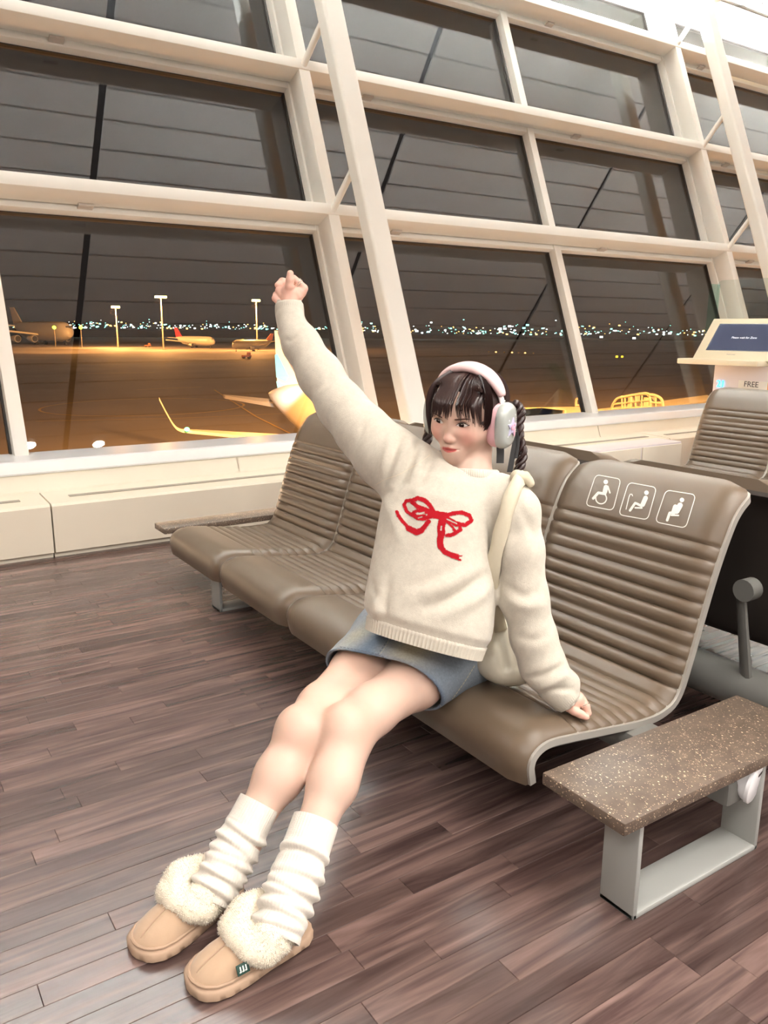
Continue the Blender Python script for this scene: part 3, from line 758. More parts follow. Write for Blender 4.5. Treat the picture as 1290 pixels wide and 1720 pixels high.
def airliner(label, u, v, heading, L, fat, tail, engines=2, d=None, z_up=0):
    """generic jet; heading = direction of the nose in the ground plane, degrees from +X"""
    base = gpt(u, v); t = thing('airliner', label, 'aircraft', base, 'jets parked across the apron')
    h = math.radians(heading); fx = np.array([math.cos(h), math.sin(h), 0]); ly = np.array([-fx[1], fx[0], 0]); uz = np.array([0, 0, 1.])
    Q = lambda x, y, z: base+fx*x*L+ly*y*L+uz*z*L
    r = fat; zc = fat*1.55
    prof_ = [(.50, .02, -.25), (.485, .45, -.16), (.45, .75, -.05), (.39, .97, 0), (.30, 1, 0), (-.15, 1, 0), (-.30, .85, .12), (-.42, .45, .45), (-.50, .10, .75)]
    rows = [[Q(x, math.cos(a)*r*k, zc+zo*r+math.sin(a)*r*k*1.08) for a in np.linspace(0, 2*math.pi, 20, endpoint=False)] for x, k, zo in prof_]
    MB().grid(rows, close_v=True, capu=True).build('fuselage', M_plane, t)
    MB().box(tuple(Q(.455, 0, zc+r*.32)-.03*L*r*9), tuple(Q(.455, 0, zc+r*.32)+.03*L*r*9)).build('cockpit_glass', M_tyre, t)
    for sg in (1, -1):
        a = [(.10, .02, zc-r*.45), (-.10, .02, zc-r*.45), (-.20, .47, zc+r*.25), (-.155, .47, zc+r*.25)]
        m = MB(); up = [Q(x, y*sg, z+.008) for x, y, z in a]; dn = [Q(x, y*sg, z-.008) for x, y, z in a]
        m.add(up+dn, [(0, 1, 2, 3), (4, 5, 6, 7), (0, 1, 5, 4), (1, 2, 6, 5), (2, 3, 7, 6), (3, 0, 4, 7)]).build('wing', M_plane, t, smooth=False)
        for e in range(engines//2):
            y = (.15, .28)[e]; x = .05-e*.085
            MB().tube([Q(x+.06, y*sg, zc-r*.85), Q(x+.05, y*sg, zc-r*.85), Q(x-.05, y*sg, zc-r*.8)], [L*r*.38, L*r*.42, L*r*.26], 14, up=ly).build('engine', M_plane, t)
            MB().tube([Q(x+.0605, y*sg, zc-r*.85), Q(x+.0615, y*sg, zc-r*.85)], [L*r*.33]*2, 14, up=ly).build('engine_intake', M_tyre, t)
        a = [(-.40, .0, zc+r*.55), (-.48, .0, zc+r*.55), (-.53, .17, zc+r*.75), (-.49, .17, zc+r*.75)]
        m = MB(); up = [Q(x, y*sg, z+.005) for x, y, z in a]; dn = [Q(x, y*sg, z-.005) for x, y, z in a]
        m.add(up+dn, [(0, 1, 2, 3), (4, 5, 6, 7), (0, 1, 5, 4), (1, 2, 6, 5), (2, 3, 7, 6), (3, 0, 4, 7)]).build('tailplane', M_plane, t, smooth=False)
        MB().tube([Q(-.03, .05*sg, 0.0), Q(-.03, .05*sg, zc-r*.6)], L*.006, 8).tube([Q(-.03, .035*sg, .018), Q(-.03, .065*sg, .018)], L*.018, 12, up=fx).build('landing_gear', M_tyre, t)
    MB().tube([Q(.40, 0, 0.0), Q(.40, 0, zc-r*.6)], L*.005, 8).tube([Q(.40, -.012, .013), Q(.40, .012, .013)], L*.013, 12, up=fx).build('landing_gear', M_tyre, t)
    a = [(-.33, zc+r*.8), (-.50, zc+r*.7), (-.545, zc+r*.8+.17), (-.475, zc+r*.8+.17)]
    m = MB(); l_ = [Q(x, .006, z) for x, z in a]; r2 = [Q(x, -.006, z) for x, z in a]
    m.add(l_+r2, [(0, 1, 2, 3), (4, 5, 6, 7), (0, 1, 5, 4), (1, 2, 6, 5), (2, 3, 7, 6), (3, 0, 4, 7)]).build('tail_fin', tail, t, smooth=False)
    return t
def face_px(u, v, extra): # heading that points at the camera plus a turn
    b = gpt(u, v)-CAM; return math.degrees(math.atan2(-b[1], -b[0]))+extra
airliner('large four-engined white jet parked at the far left beyond the glass', 72, 579, face_px(72, 579, 32), 46, .088, M_plane, 4)
airliner('white jet with a red tail fin parked in the middle distance', 328, 584, face_px(328, 584, 40), 24, .075, M_redtail, 2)
airliner('white jet with an orange tail fin facing left near the right mast', 424, 590, face_px(424, 590, -72), 15, .105, M_orgtail, 2)

spot(gpt(150, 600)+[0, 0, 24], gpt(72, 579)+[0, 0, 6], 420000, 70, .8, SODIUM, 1.)  # unseen spot added to brighten the four-engined jet
spot(gpt(300, 612)+[0, 0, 22], gpt(424, 590)+[0, 0, 3], 160000, 60, .8, SODIUM, 1.)  # second added spot, aimed at the orange-tailed jet
# nearest aircraft: tail, tailplane and one wing with its upturned tip
base = gpt(530, 745)
t = thing('airliner', 'nearest jet with a blue and white striped tail, half hidden by the raised sleeve', 'aircraft', base)
DT = 46.
def TP(u, v, dd=0): return P(u, v, DT+dd)
cone = [(452, 661, .05), (462, 664, .34), (480, 669, .72), (505, 678, 1.10), (540, 694, 1.45), (600, 724, 1.7)]
MB().tube([TP(u, v, -i*.9) for i, (u, v, r_) in enumerate(cone)], [r_ for *_, r_ in cone], 20).build('fuselage', M_plane, t)
def slab(pts, th, m, name, dd=0):
    a = [TP(u, v, dd) for u, v in pts]; b = [TP(u, v, dd+th) for u, v in pts]; n_ = len(pts)
    MB().add(a+b, [tuple(range(n_)), tuple(range(n_, 2*n_))]+[(i, (i+1) % n_, n_+(i+1) % n_, n_+i) for i in range(n_)]).build(name, m, t, smooth=False)
slab([(461, 555), (470, 556), (530, 690), (475, 672), (466, 655)], .3, M_plane, 'tail_fin')
slab([(461.5, 596), (466, 594), (485, 632), (480, 641), (464, 634)], .06, M_blue, 'fin_stripe', -.08)
slab([(464, 640), (476, 645), (488, 661), (466, 652)], .06, M_blue, 'fin_stripe', -.08)
slab([(466, 558), (471, 557), (515, 652), (503, 640), (480, 600)], .06, M_navy, 'fin_stripe', -.08)
a = [TP(375, 665, 6), TP(378, 667, 5.4), TP(470, 683, -.6), TP(466, 674, 1.0)]
MB().add([p+[0, 0, .1] for p in a]+[p-[0, 0, .1] for p in a], [(0, 1, 2, 3), (4, 5, 6, 7), (0, 1, 5, 4), (1, 2, 6, 5), (2, 3, 7, 6), (3, 0, 4, 7)]).build('tailplane', M_plane, t, smooth=False)
spot(TP(452, 640, -7), TP(482, 615, 0), 2600, 70, .7, (1, .97, .92), .15)      # the white logo light that shines on the fin
MB().tube([TP(493, 668, -2.4), TP(500, 675, -2.5), TP(502, 683, -2.6)], .06, 8).build('tail_antenna', M_tyre, t)
DW = 33.
wt = smoothpath([(267, 667), (280, 692), (292, 712), (302, 720), (318, 723), (360, 727), (420, 733), (500, 741), (620, 756)], 5)
w_ = np.interp(wt[:, 0], [267, 300, 318, 620], [.25, .55, .8, 3.2])
up = []; 
for i, (u, v) in enumerate(wt):
    p = P(u, v, DW-(u-267)*.010); up.append([p, p+np.array([.3, 1, 0])*w_[i]+[0, 0, -.04], p+np.array([.3, 1, 0])*w_[i]+[0, 0, -.14], p+[0, 0, -.12]])
MB().grid(up, close_v=True, capu=True).build('wing', M_plane, t)
M_green = mat('green_nav_lamp', (60, 255, 120), .4, emit=(70, 255, 130), estr=14.)
MB().ellipsoid(P(314, 721, DW-.6), (.10, .10, .08)).build('nav_lamp', M_green, t)

# lit boarding bridge just below the window on the right
M_bridge = mat('bridge_cream_paint', (226, 196, 146), .5)
t = thing('boarding_bridge', 'sodium-lit roof and safety rails of a boarding bridge outside the right window', 'bridge', at(1060, 700, 0, 13.))
def BP(u, v, x=13.): return at(u, v, 0, x)
m = MB(); A, B = BP(1205, 680, 16.), BP(985, 712, 11.5)
m.add([A+[0, 0, .12], B+[0, 0, .12], B+[.9, .9, .12], A+[.9, .9, .12], A+[0, 0, -.6], B+[0, 0, -.6], B+[.9, .9, -.6], A+[.9, .9, -.6]], [(0, 1, 2, 3), (4, 5, 6, 7), (0, 1, 5, 4), (1, 2, 6, 5), (2, 3, 7, 6), (3, 0, 4, 7)])
m.build('bridge_roof', M_bridge, t, smooth=False)
m = MB(); A, B = BP(1000, 708, 11.8), BP(862, 712, 9.6)
m.add([A+[0, 0, .1], B+[0, 0, .1], B+[1.2, 1.5, .1], A+[1.2, 1.5, .1], A+[0, 0, -.6], B+[0, 0, -.6], B+[1.2, 1.5, -.6], A+[1.2, 1.5, -.6]], [(0, 1, 2, 3), (4, 5, 6, 7), (0, 1, 5, 4), (1, 2, 6, 5), (2, 3, 7, 6), (3, 0, 4, 7)])
m.build('bridge_roof', M_bridge, t, smooth=False)
def hoop(pts, r=.028): MB().tube([BP(*p) for p in smoothpath(pts, 4)], r, 6).build('rail', M_bridge, t)
hoop([(1027, 700), (1028, 684), (1036, 670), (1050, 666), (1084, 661), (1092, 668), (1093, 696)]); hoop([(1088, 664), (1100, 664), (1112, 672), (1114, 692)])
for a_, b_ in (((1029, 679), (1093, 672)), ((1028, 687), (1094, 683)), ((1094, 676), (1114, 678))): hoop([a_, b_], .02)
for u in (1045, 1050, 1060, 1068, 1078, 1102): hoop([(u, 664), (u, 698)], .018)
for p in ([(968, 698), (968, 672), (973, 670), (986, 672)], [(975, 700), (975, 672)], [(968, 681), (986, 682)], [(981, 672), (981, 700)]): hoop(p, .026)
for u0, u1, v0, v1 in ((1052, 1062, 664, 702), (1078, 1090, 668, 708)):
    a, b = BP(u0, v1), BP(u1, v0); MB().box((13., min(a[1], b[1]), min(a[2], b[2])), (13.25, max(a[1], b[1]), max(a[2], b[2])), .01).build('rail_panel', M_bridge, t)
for k in range(14): 
    u = 905+k*3.1; a = BP(u, 708-k*.2, 9.6); MB().box(tuple(a+[-.02, -.05, -.1]), tuple(a+[.02, .5, .16])).build('louvre_fin', M_bridge, t, smooth=False)
a = BP(892, 694, 10.); MB().tube([a+[0, 0, -.2], a+[0, 0, .05]], .05, 10).build('beacon', M_bridge, t)
spot((8.2, 6.9, 5.2), (12.5, 9.2, .0), 9000, 120, .5, (1, .56, .2), .3)

# lights of the city across the water, yellow airfield signs
cl = MB(); cols = [mat('city_light_white', (255, 255, 250), .5, emit=(235, 250, 255), estr=5.), mat('city_light_teal', (150, 240, 230), .5, emit=(140, 240, 225), estr=3.5),
                   mat('city_light_amber', (255, 210, 120), .5, emit=(255, 200, 110), estr=4.)]
rc = random.Random(5)
for k in range(620):
    u = rc.uniform(-20, 1300); yb = np.interp(u, [0, 430, 700, 1290], [547, 550, 556, 566])
    v = yb-abs(rc.gauss(0, 1))*(5.5 if u < 560 else 7)+3+(6 if u > 1000 else 0)*(-.5); d_ = 640.; p = P(u, v, d_); s_ = rc.choice((.2, .22, .26, .32, .5))*1.15
    cl.mi = rc.choice((0, 0, 1, 1, 2)); cl.add(*(lambda b: (b.v, b.f))(MB().box(p-[s_, s_, s_*.8], p+[s_, s_, s_*.8])))
for u, v in [(840, 552), (848, 552), (856, 548), (880, 551), (886, 546), (700, 556), (686, 558), (1125, 560), (1010, 566), (1065, 568), (555, 548), (505, 546)]:
    cl.mi = 1 if u in (880, 886) else 0; p = P(u, v, 640.); cl.add(*(lambda b: (b.v, b.f))(MB().box(p-[.9, .8, .6], p+[.9, .8, .6])))
tag(cl.build('city_lights', cols, smooth=False), kind='stuff', label='tiny white and teal city lights along the night horizon', cat='lights')
land = MB(); rows = []
for u in range(-200, 1600, 50):
    yb = np.interp(u, [0, 430, 700, 1290], [549, 552, 558, 570]); hgt = 6+3*math.sin(u*.021)+2*math.sin(u*.07)
    p = P(u, yb+4, 660); q = P(u, yb-hgt, 660); rows.append([p, q, q+FWD*60, p+FWD*60])
M_land = mat('dark_far_shore', (22, 19, 18), .9, spec=0.)
tag(MB().grid(rows, close_v=True).build('far_shore', M_land, smooth=False), kind='structure')
M_ysign = mat('yellow_sign_light', (255, 220, 60), .5, emit=(255, 216, 50), estr=2.2)
for i, (u, v, w, lab) in enumerate([(1036, 597, 5, 'bright yellow lit airfield sign, left half of the pair seen in the right window'), (1045, 597, 4.5, 'yellow lit airfield sign, right half of the pair seen in the right window'),
        (362, 557, 4, 'small yellow airfield sign above the red-tailed jet'), (340, 566, 4.5, 'small yellow airfield sign right behind the red-tailed jet'), (408, 569, 4, 'small yellow airfield sign left of the orange-tailed jet'), (604, 583, 3.5, 'small yellow airfield sign just left of the sloping column')]):
    p = gpt(u, v+2, -6.6); s_ = px(p)[2]/F_PX*w/2
    tt = thing('airfield_sign', lab, 'sign', (p[0], p[1], GZ)); MB().box(p-[s_, .1, s_*.6], p+[s_, .1, s_*.6], .03).build('lit_panel', M_ysign, tt)
    for e in (-.6, .6): MB().tube([(p[0]+e*s_, p[1], GZ), (p[0]+e*s_, p[1], p[2]-.2)], .05, 6).build('leg', M_pole, tt)
M_lime = mat('lime_lamp', (220, 255, 80), .5, emit=(210, 255, 60), estr=5.)
for u, v, lab in ((91, 550, 'lime green taxi lamp right of the four-engined jet'), (135.5, 550, 'lime green taxi lamp above the outer engine of the four-engined jet')):
    p = P(u, v, 330.); tt = thing('taxi_lamp', lab, 'lamp', (p[0], p[1], GZ)); MB().ellipsoid(p, (.75, .75, .7), 12, 8).build('bulb', M_lime, tt); MB().tube([(p[0], p[1], GZ), p], .1, 6).build('post', M_pole, tt)
for k, u in enumerate([821, 833, 847, 860, 871, 882, 896]):
    p = gpt(u, 592+k*.4)+[0, 0, .25]; tt = thing('ground_lamp', 'dim amber ground lamp in a row beyond the middle window', 'lamp', (p[0], p[1], GZ), 'dim amber ground lamps'); MB().ellipsoid(p, (.32, .32, .22), 10, 6).build('bulb', cols[2] if k % 2 else M_mark, tt); MB().tube([(p[0], p[1], GZ), p], .03, 6).build('post', M_pole, tt)
M_cart = mat('service_cart_paint', (150, 90, 60), .5)
for lab, u, v in (('small service cart on the apron below the orange-tailed jet', 414, 602), ('pale baggage carts left of the red-tailed jet', 248, 583)):
    p = gpt(u, v); tt = thing('service_cart', lab, 'vehicle', p)
    MB().box(p+[-1.3, -.6, .35], p+[1.3, .6, .9], .08).build('body', M_cart, tt); MB().box(p+[.3, -.5, .9], p+[1.1, .5, 1.7], .1).build('cab', M_cart, tt)
    for dx in (-.8, .8):
        MB().tube([p+[dx, -.65, .3], p+[dx, .65, .3]], .3, 12, up=(0, 0, 1)).build('wheel', M_tyre, tt)
# ================================================================== the seated woman
def skin_mat():
    m = mat('skin', (248, 214, 196), .45, noise=(40, .02, (1, 1, 1)), attr='tint', spec=.35, sss=.12); return m
M_skin = skin_mat()
M_hair = mat('dark_brown_hair', (46, 30, 28), .34, noise=(60, .25, (1, 1, .2)), spec=.55)
M_knit = mat('oatmeal_knit', (236, 228, 212), .85, noise=(55, .07, (1, 1, 1)), bump=(420, .35, .0015), spec=.15, sheen=.25, attr='tint')
M_red = mat('red_knit', (158, 14, 28), .8, bump=(420, .35, .0015), spec=.15)
M_denim = mat('washed_denim', (120, 132, 140), .75, noise=(160, .10, (1, 1, 1)), bump=(600, .25, .0008), spec=.2, attr='tint')
M_thread = mat('denim_stitch', (92, 100, 112), .8)
M_threadl = mat('pale_stitch', (176, 172, 156), .8)
M_warm = mat('white_knit', (212, 206, 196), .85, noise=(70, .05, (1, 1, 1)), bump=(380, .35, .0015), spec=.15, sheen=.2)
M_suede = mat('tan_suede', (172, 146, 122), .85, noise=(30, .06, (1, 1, 1)), bump=(500, .15, .0006), spec=.15, sheen=.3)
M_solem = mat('tan_sole', (164, 138, 116), .7)
M_fur = mat('cream_fleece', (232, 222, 202), .95, spec=.1, sheen=.4, noise=(60, .05, (1, 1, 1)))
M_eye = mat('eye_white', (232, 226, 222), .25); M_iris = mat('dark_iris', (34, 20, 16), .12); M_lash = mat('lash_brown', (40, 24, 22), .5); M_brow = mat('brow_brown', (92, 62, 52), .7)
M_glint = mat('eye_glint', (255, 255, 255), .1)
M_silver = mat('ring_silver', (226, 220, 208), .2, metal=.8)
M_ribbon = mat('black_ribbon', (12, 11, 13), .45)
M_tagm = mat('label_green', (24, 58, 50), .6); M_nail = mat('nail_pink', (250, 208, 200), .2, coat=.5)

person = thing('person', 'young woman in cream bow sweater and denim skirt, arm raised, seated on the bench', 'person', (1.22, 1.58, 0))
Zv = np.array([0, 0, 1.]); FH = nrm(FWD*[1, 1, 0]); RH = nrm(np.cross(FH, Zv))
lerp = lambda a, b, t: np.asarray(a)+(np.asarray(b)-np.asarray(a))*t

# ---- legs
hipL, hipR = np.array([1.265, 1.565, .315]), np.array([1.165, 1.715, .325])
kneeL, kneeR = at(582, 1221, 2, .312), at(506, 1226, 2, .300)
ankL, ankR = at(458, 1552, 2, .085), at(348, 1488, 2, .085)
TONE = np.array(lin((208, 177, 160)))
vol = Vol((.36, 1.02, .01), (1.50, 2.02, .92), .004)
for hip, knee, ank, sh in ((hipL, kneeL, ankL+[.004, 0, -.026], .010), (hipR, kneeR, ankR+[.004, 0, -.026], .005)):
    s1, s2 = lerp(knee, ank, .30)+RH*sh, lerp(knee, ank, .70)+RH*.004
    vol.chain([(hip, .074), (lerp(hip, knee, .42), .066), (lerp(hip, knee, .8), .054), (knee, .0475), (s1, .0455), (s2, .0345), (ank, .024)], .03)
    vol.ell(knee+np.array([-.014, -.012, .010]), (.032, .032, .032), k=.04)
    vol.cap(lerp(hip, knee, .86)+np.array([.01, .0, -.005]), s1+RH*.006, .036, .038, .03)
pel = (hipL+hipR)/2
vol.ell(pel+[.03, .03, .02], (.095, .10, .085), k=.03)
chest = P(755, 905, 1.95); nb = P(790, 806, 1.965)
vol.cap(pel+[.02, .02, .05], chest, .085, .08, .05); vol.cap(chest, nb, .075, .05, .05)
shR, elR, wrR = P(664, 770, 2.02), P(560, 665, 2.10), P(487, 512, 2.19)
shL, elL, wrL = P(868, 845, 1.90), P(884, 1015, 1.925), P(957, 1178, 1.935)
vol.chain([(chest, .06), (shR, .045), (elR, .036), (lerp(elR, wrR, .9), .022)], .04); vol.chain([(chest, .045), (lerp(chest, shL, .85)+FWD*.02, .03), (elL, .034), (lerp(elL, wrL, .9), .022)], .04)
V1, F1 = vol.mesh(2)
Vb, Fb = [V1], [F1]; C1 = np.tile(TONE*.93, (len(V1), 1))
kn = np.minimum(np.linalg.norm(V1-kneeL, axis=1), np.linalg.norm(V1-kneeR, axis=1))
C1 = C1*(1-.10*np.exp(-(kn/.06)**2)[:, None]*np.array([.0, .6, .9])); Cb = [C1]

# ---- head
YW, PT, RL = math.radians(35), math.radians(9), math.radians(5); HS = 1.03
f0 = -FH*math.cos(YW)-RH*math.sin(YW); fF = f0*math.cos(PT)-Zv*math.sin(PT); uU = Zv*math.cos(PT)+f0*math.sin(PT); lL = np.cross(uU, fF)
lL, uU = lL*math.cos(RL)-uU*math.sin(RL), uU*math.cos(RL)+lL*math.sin(RL)
HAX = (lL, fF, uU); H0 = P(787, 697, 1.95)
def Hp(x, y, z): return H0+HS*(x*lL+y*fF+z*uU)
def Hl(V): d = (np.asarray(V)-H0)/HS; return np.stack([d@lL, d@fF, d@uU], -1)
vh = Vol(H0-.19, H0+.19, .0019)
def he(c, r, k=.02, mode='u'): vh.ell(Hp(*c), np.array(r)*HS, HAX, k*HS, mode)
def hc(a, b, ra, rb, k=.02, mode='u'): vh.cap(Hp(*a), Hp(*b), ra*HS, rb*HS, k*HS, mode)
he((0, -.014, .022), (.073, .092, .074)); he((0, .024, -.016), (.0590, .064, .058), .03)
he((0, .030, .022), (.066, .060, .048), .03)
for sx in (1, -1):
    hc((sx*.0465, .002, -.034), (sx*.014, .060, -.080), .0145, .0135, .03); he((sx*.036, .056, -.026), (.025, .024, .024), .025)
he((0, .0675, -.0840), (.0155, .0155, .0140), .020)
hc((0, .070, -.070), (0, .062, -.085), .016, .014, .02)
he((0, .070, -.058), (.026, .018, .018), .02)
for sx in (1, -1): he((sx*.031, .098, -.001), (.0185, .0155, .0100), .014, 's')
hc((0, .080, .006), (0, .094, -.030), .0050, .0062, .014); he((0, .0965, -.0330), (.0070, .0072, .0062), .010)
for sx in (1, -1): he((sx*.0088, .0885, -.0362), (.0055, .0066, .0048), .007)
hc((-.0205, .0785, -.0585), (-.005, .0870, -.0560), .0026, .0042, .006); hc((-.005, .0870, -.0560), (.005, .0870, -.0560), .0042, .0042, .006); hc((.005, .0870, -.0560), (.0215, .0785, -.0575), .0042, .0026, .006)
hc((-.013, .0820, -.0640), (.013, .0820, -.0640), .0046, .0046, .008); he((0, .0840, -.0640), (.010, .006, .0052), .008)
hc((-.0225, .0830, -.0588), (-.006, .0925, -.0600), .0011, .0011, .003, 's'); hc((-.006, .0925, -.0600), (.006, .0925, -.0600), .0011, .0011, .003, 's'); hc((.006, .0925, -.0600), (.0235, .0825, -.0575), .0011, .0011, .003, 's')
for sx in (1, -1): he((sx*.0735, -.008, -.005), (.008, .016, .026), .01)
vh.cap(Hp(0, -.030, -.035), nb, .044*HS, .050, .018); vh.cap(nb, nb+(nb-Hp(0, -.03, -.035))*.35, .050, .072, .02)
V2, F2 = vh.mesh(1); L2 = Hl(V2); c = np.tile(TONE, (len(V2), 1)); g = lambda x, y, z, s: np.exp(-(((L2[:, 0]-x)**2+(L2[:, 1]-y)**2+(L2[:, 2]-z)**2)/s**2))
blush = np.clip(g(.038, .072, -.028, .020)+g(-.038, .072, -.028, .020)+.5*g(0, .1, -.034, .012)+.35*g(.03, .085, -.006, .012)+.35*g(-.03, .085, -.006, .012), 0, 1)[:, None]
c = c*(1-.75*blush)+np.array(lin((222, 148, 134)))*.75*blush
xm = L2[:, 0]; up_c = -.0575+.0020*np.cos(xm/.021*1.2)-.0012*np.exp(-(xm/.003)**2); inl = np.clip(1-np.abs(xm-.0005)/.0200, 0, 1)
zz = L2[:, 2]; hw = inl**.55
lip = 0*((zz < -.0565+.0052*hw) & (zz > -.0625-.0078*hw*np.clip(1-(xm/.02)**2, 0, 1)-.0) & (L2[:, 1] > .06) & (inl > 0)).astype(float)
edge = np.clip(np.minimum(-.0565+.0042*hw-zz, zz+.0600+.0066*hw)/.0016, 0, 1)*(L2[:, 1] > .06)*(inl > 0)
lp = (edge*np.clip(inl*6, 0, 1))[:, None]
c = c*(1-lp)+np.array(lin((182, 84, 80)))*lp
Cb.append(c); Vb.append(V2); Fb.append(F2+len(V1)); nV = len(V1)+len(V2)
HB = bvh_of(V2, F2)
def on_face(x, z, lift=0.):
    o = Hp(x, .25, z); h = HB.ray_cast(Vector(o), Vector(-fF))
    return (np.array(h[0])+fF*lift*HS) if h[0] is not None else Hp(x, .03, z)

# ---- hands
PINK = np.array(lin((222, 164, 148)))
def hand(pieces, lo, hi, creases=()):
    global nV
    h = Vol(lo, hi, .0016)
    for ch in pieces: h.chain([(P(u, v, d), r) for u, v, d, r in ch], .0035)
    for ch in creases: h.chain([(P(u, v, d), r) for u, v, d, r in ch], .002, 's')
    V, F = h.mesh(1); k = RNG.random
    t = np.clip((V[:, 2]-V[:, 2].min())/(np.ptp(V[:, 2])), 0, 1)[:, None]
    Vb.append(V); Fb.append(F+nV); Cb.append(TONE*.55+PINK*.45+0*t); nV += len(V)
# raised hand: loose fist seen from its side, one finger standing up
hR = [[(486, 520, 2.195, .024), (487, 503, 2.195, .024), (488, 494, 2.195, .027)],
      [(497, 497, 2.20, .020), (505, 490, 2.205, .0165)],                                   # heel of the thumb side
      [(478, 497, 2.20, .018), (488, 490, 2.20, .020), (500, 489, 2.20, .018)],
      [(485, 491, 2.185, .0150), (486.5, 481, 2.172, .0125), (487.2, 470, 2.165, .0110), (487.6, 459.5, 2.160, .0090)],   # upright finger
      [(506, 489, 2.20, .0135), (510, 484.5, 2.20, .0115), (502, 476, 2.19, .0105), (493, 467.5, 2.18, .0095)],           # bent finger carrying the ring
      [(480, 489, 2.205, .0125), (479, 474, 2.215, .0100), (474, 472.5, 2.21, .0095), (466.5, 479, 2.20, .0085)],         # curled fingers
      [(476, 492, 2.205, .0115), (472, 485, 2.205, .0105), (468.5, 488, 2.195, .0095), (472, 496, 2.19, .0085)],
      [(474, 499, 2.205, .0110), (465, 496, 2.205, .0105), (463, 501, 2.195, .0098), (467, 507, 2.19, .0085)]]
hand(hR, P(486, 490, 2.19)-.085, P(486, 490, 2.19)+.085)
# supporting hand: fingers folded under on the seat, thumb lying forward
hL = [[(953, 1177, 1.935, .023), (962, 1176, 1.932, .024), (968, 1175, 1.932, .021)],
      [(955, 1187, 1.925, .0125), (964, 1193.5, 1.915, .0108), (975, 1199.5, 1.912, .0098), (984.5, 1204, 1.912, .0082)],
      [(968, 1172, 1.935, .0150), (978, 1178, 1.93, .0110), (983.5, 1186, 1.925, .0102), (988, 1197.5, 1.925, .0082)],
      [(965, 1170, 1.955, .0140), (975, 1175, 1.955, .0110), (979, 1184, 1.95, .0098), (980, 1194, 1.945, .0085)],
      [(962, 1171, 1.97, .0130), (971, 1176, 1.97, .0105), (974, 1184, 1.965, .0095), (974, 1191, 1.96, .0082)],
      [(958, 1174, 1.98, .0120), (965, 1179, 1.98, .0098), (968, 1185, 1.975, .0085), (967, 1191, 1.97, .0078)]]
hand(hL, P(970, 1185, 1.94)-.085, P(970, 1185, 1.94)+.085)
body = mesh_fast('body', np.vstack(Vb), np.vstack(Fb), M_skin, person, np.vstack(Cb))

# ---- eyes, brows
def patch(name, rows, m):
    return MB().grid(rows).build(name, m, person)
for sx, gaze in ((1, -.0026), (-1, -.0026)):
    xe, ze, hw_ = sx*.0305, .0005, .0138
    lid = lambda t: ze+.0062*(1-abs(t)**2.2)+.0012*t*sx*sx; low = lambda t: ze-.0040*(1-abs(t)**2.0)+.0012*t
    ts = np.linspace(-1, 1, 19)
    patch('eye_white', [[on_face(xe+sx*t*hw_, lerp(low(t), lid(t), k), .0006) for k in np.linspace(0, 1, 6)] for t in ts], M_eye)
    rows = []
    for t in np.linspace(-1, 1, 15):
        x = gaze+t*.0062; tt = np.clip(sx*x/hw_, -1, 1); h = .0064*math.sqrt(max(1-t*t, 0)); z0, z1 = max(ze-h+.0004, low(tt)), min(ze+h+.0004, lid(tt))
        rows.append([on_face(xe+x, lerp(min(z0, z1), z1, k), .0010) for k in np.linspace(0, 1, 6)])
    patch('iris', rows, M_iris)
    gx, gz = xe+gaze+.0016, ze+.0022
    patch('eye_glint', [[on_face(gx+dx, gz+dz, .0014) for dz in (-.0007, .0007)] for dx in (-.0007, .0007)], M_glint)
    rows = []
    for t in np.linspace(-1.02, 1.22, 20):
        tt = min(max(t, -1), 1); z = lid(tt)+max(t-1, 0)*.006; w = .0006+.0016*max(0, 1-((t-.35)/1.35)**2)
        rows.append([on_face(xe+sx*t*hw_, z-w*.35, .0013), on_face(xe+sx*t*hw_, z+w, .0022)])
    patch('upper_lash', rows, M_lash)
    rows = [[on_face(xe+sx*t*hw_, low(t)-.0004, .0009), on_face(xe+sx*t*hw_, low(t)+.0002, .0009)] for t in np.linspace(-.3, 1.05, 10)]
    patch('lower_lash', rows, M_brow)
    rows = [[on_face(xe+sx*t*hw_, lid(t*.98)+.0035, .0004), on_face(xe+sx*t*hw_, lid(t*.98)+.0040, .0004)] for t in np.linspace(-.85, 1.05, 12)]
    patch('lid_crease', rows, M_brow)
    rows = []
    for t in np.linspace(-1, 1.15, 18):
        w = .0020*(1-max(0, t)**2.2*.72)*(.75+.25*min(1, (t+1)*4)); z = .0162+.0022*t-.0030*max(t-.35, 0)**1.5*1.4
        rows.append([on_face(xe+sx*t*.0155+sx*.001, z-w, .0006), on_face(xe+sx*t*.0155+sx*.001, z+w, .0006)])
    patch('eyebrow', rows, M_brow)
for sx in (1, -1):
    n_ = [on_face(sx*.0058+.0026*math.cos(a), -.0405+.0011*math.sin(a), .0005) for a in np.linspace(0, 2*math.pi, 10, endpoint=False)]

# ---- hair: cap, fringe strands, side locks, plaits
vc = Vol(H0-.20, H0+.20, .003)
def ce(cn, r, k=.02, mode='u'): vc.ell(Hp(*cn), np.array(r)*HS, HAX, k*HS, mode)
ce((0, -.016, .025), (.0805, .101, .0805)); ce((0, -.052, -.030), (.066, .058, .070), .04)
ce((0, .115, -.010), (.060, .078, .100), .012, 's'); ce((0, .07, -.10), (.075, .085, .085), .012, 's')
Vc, Fc = vc.mesh(2); HCB = bvh_of(Vc, Fc)
cap_o = mesh_fast('hair', Vc, Fc, M_hair, person)
st = MB(); rs = random.Random(3)
def strand(pts, w, n=5, th=.35):
    p = smoothpath([Hp(*q) for q in pts], 5); k = np.linspace(0, 1, len(p)); st.tube(p, list(w*HS*(1-.84*k**1.8)), n, True, up=tuple(fF), flat=th)
def fy(x, z, lift):
    o = Hl(on_face(x, z))[1]; return o+lift
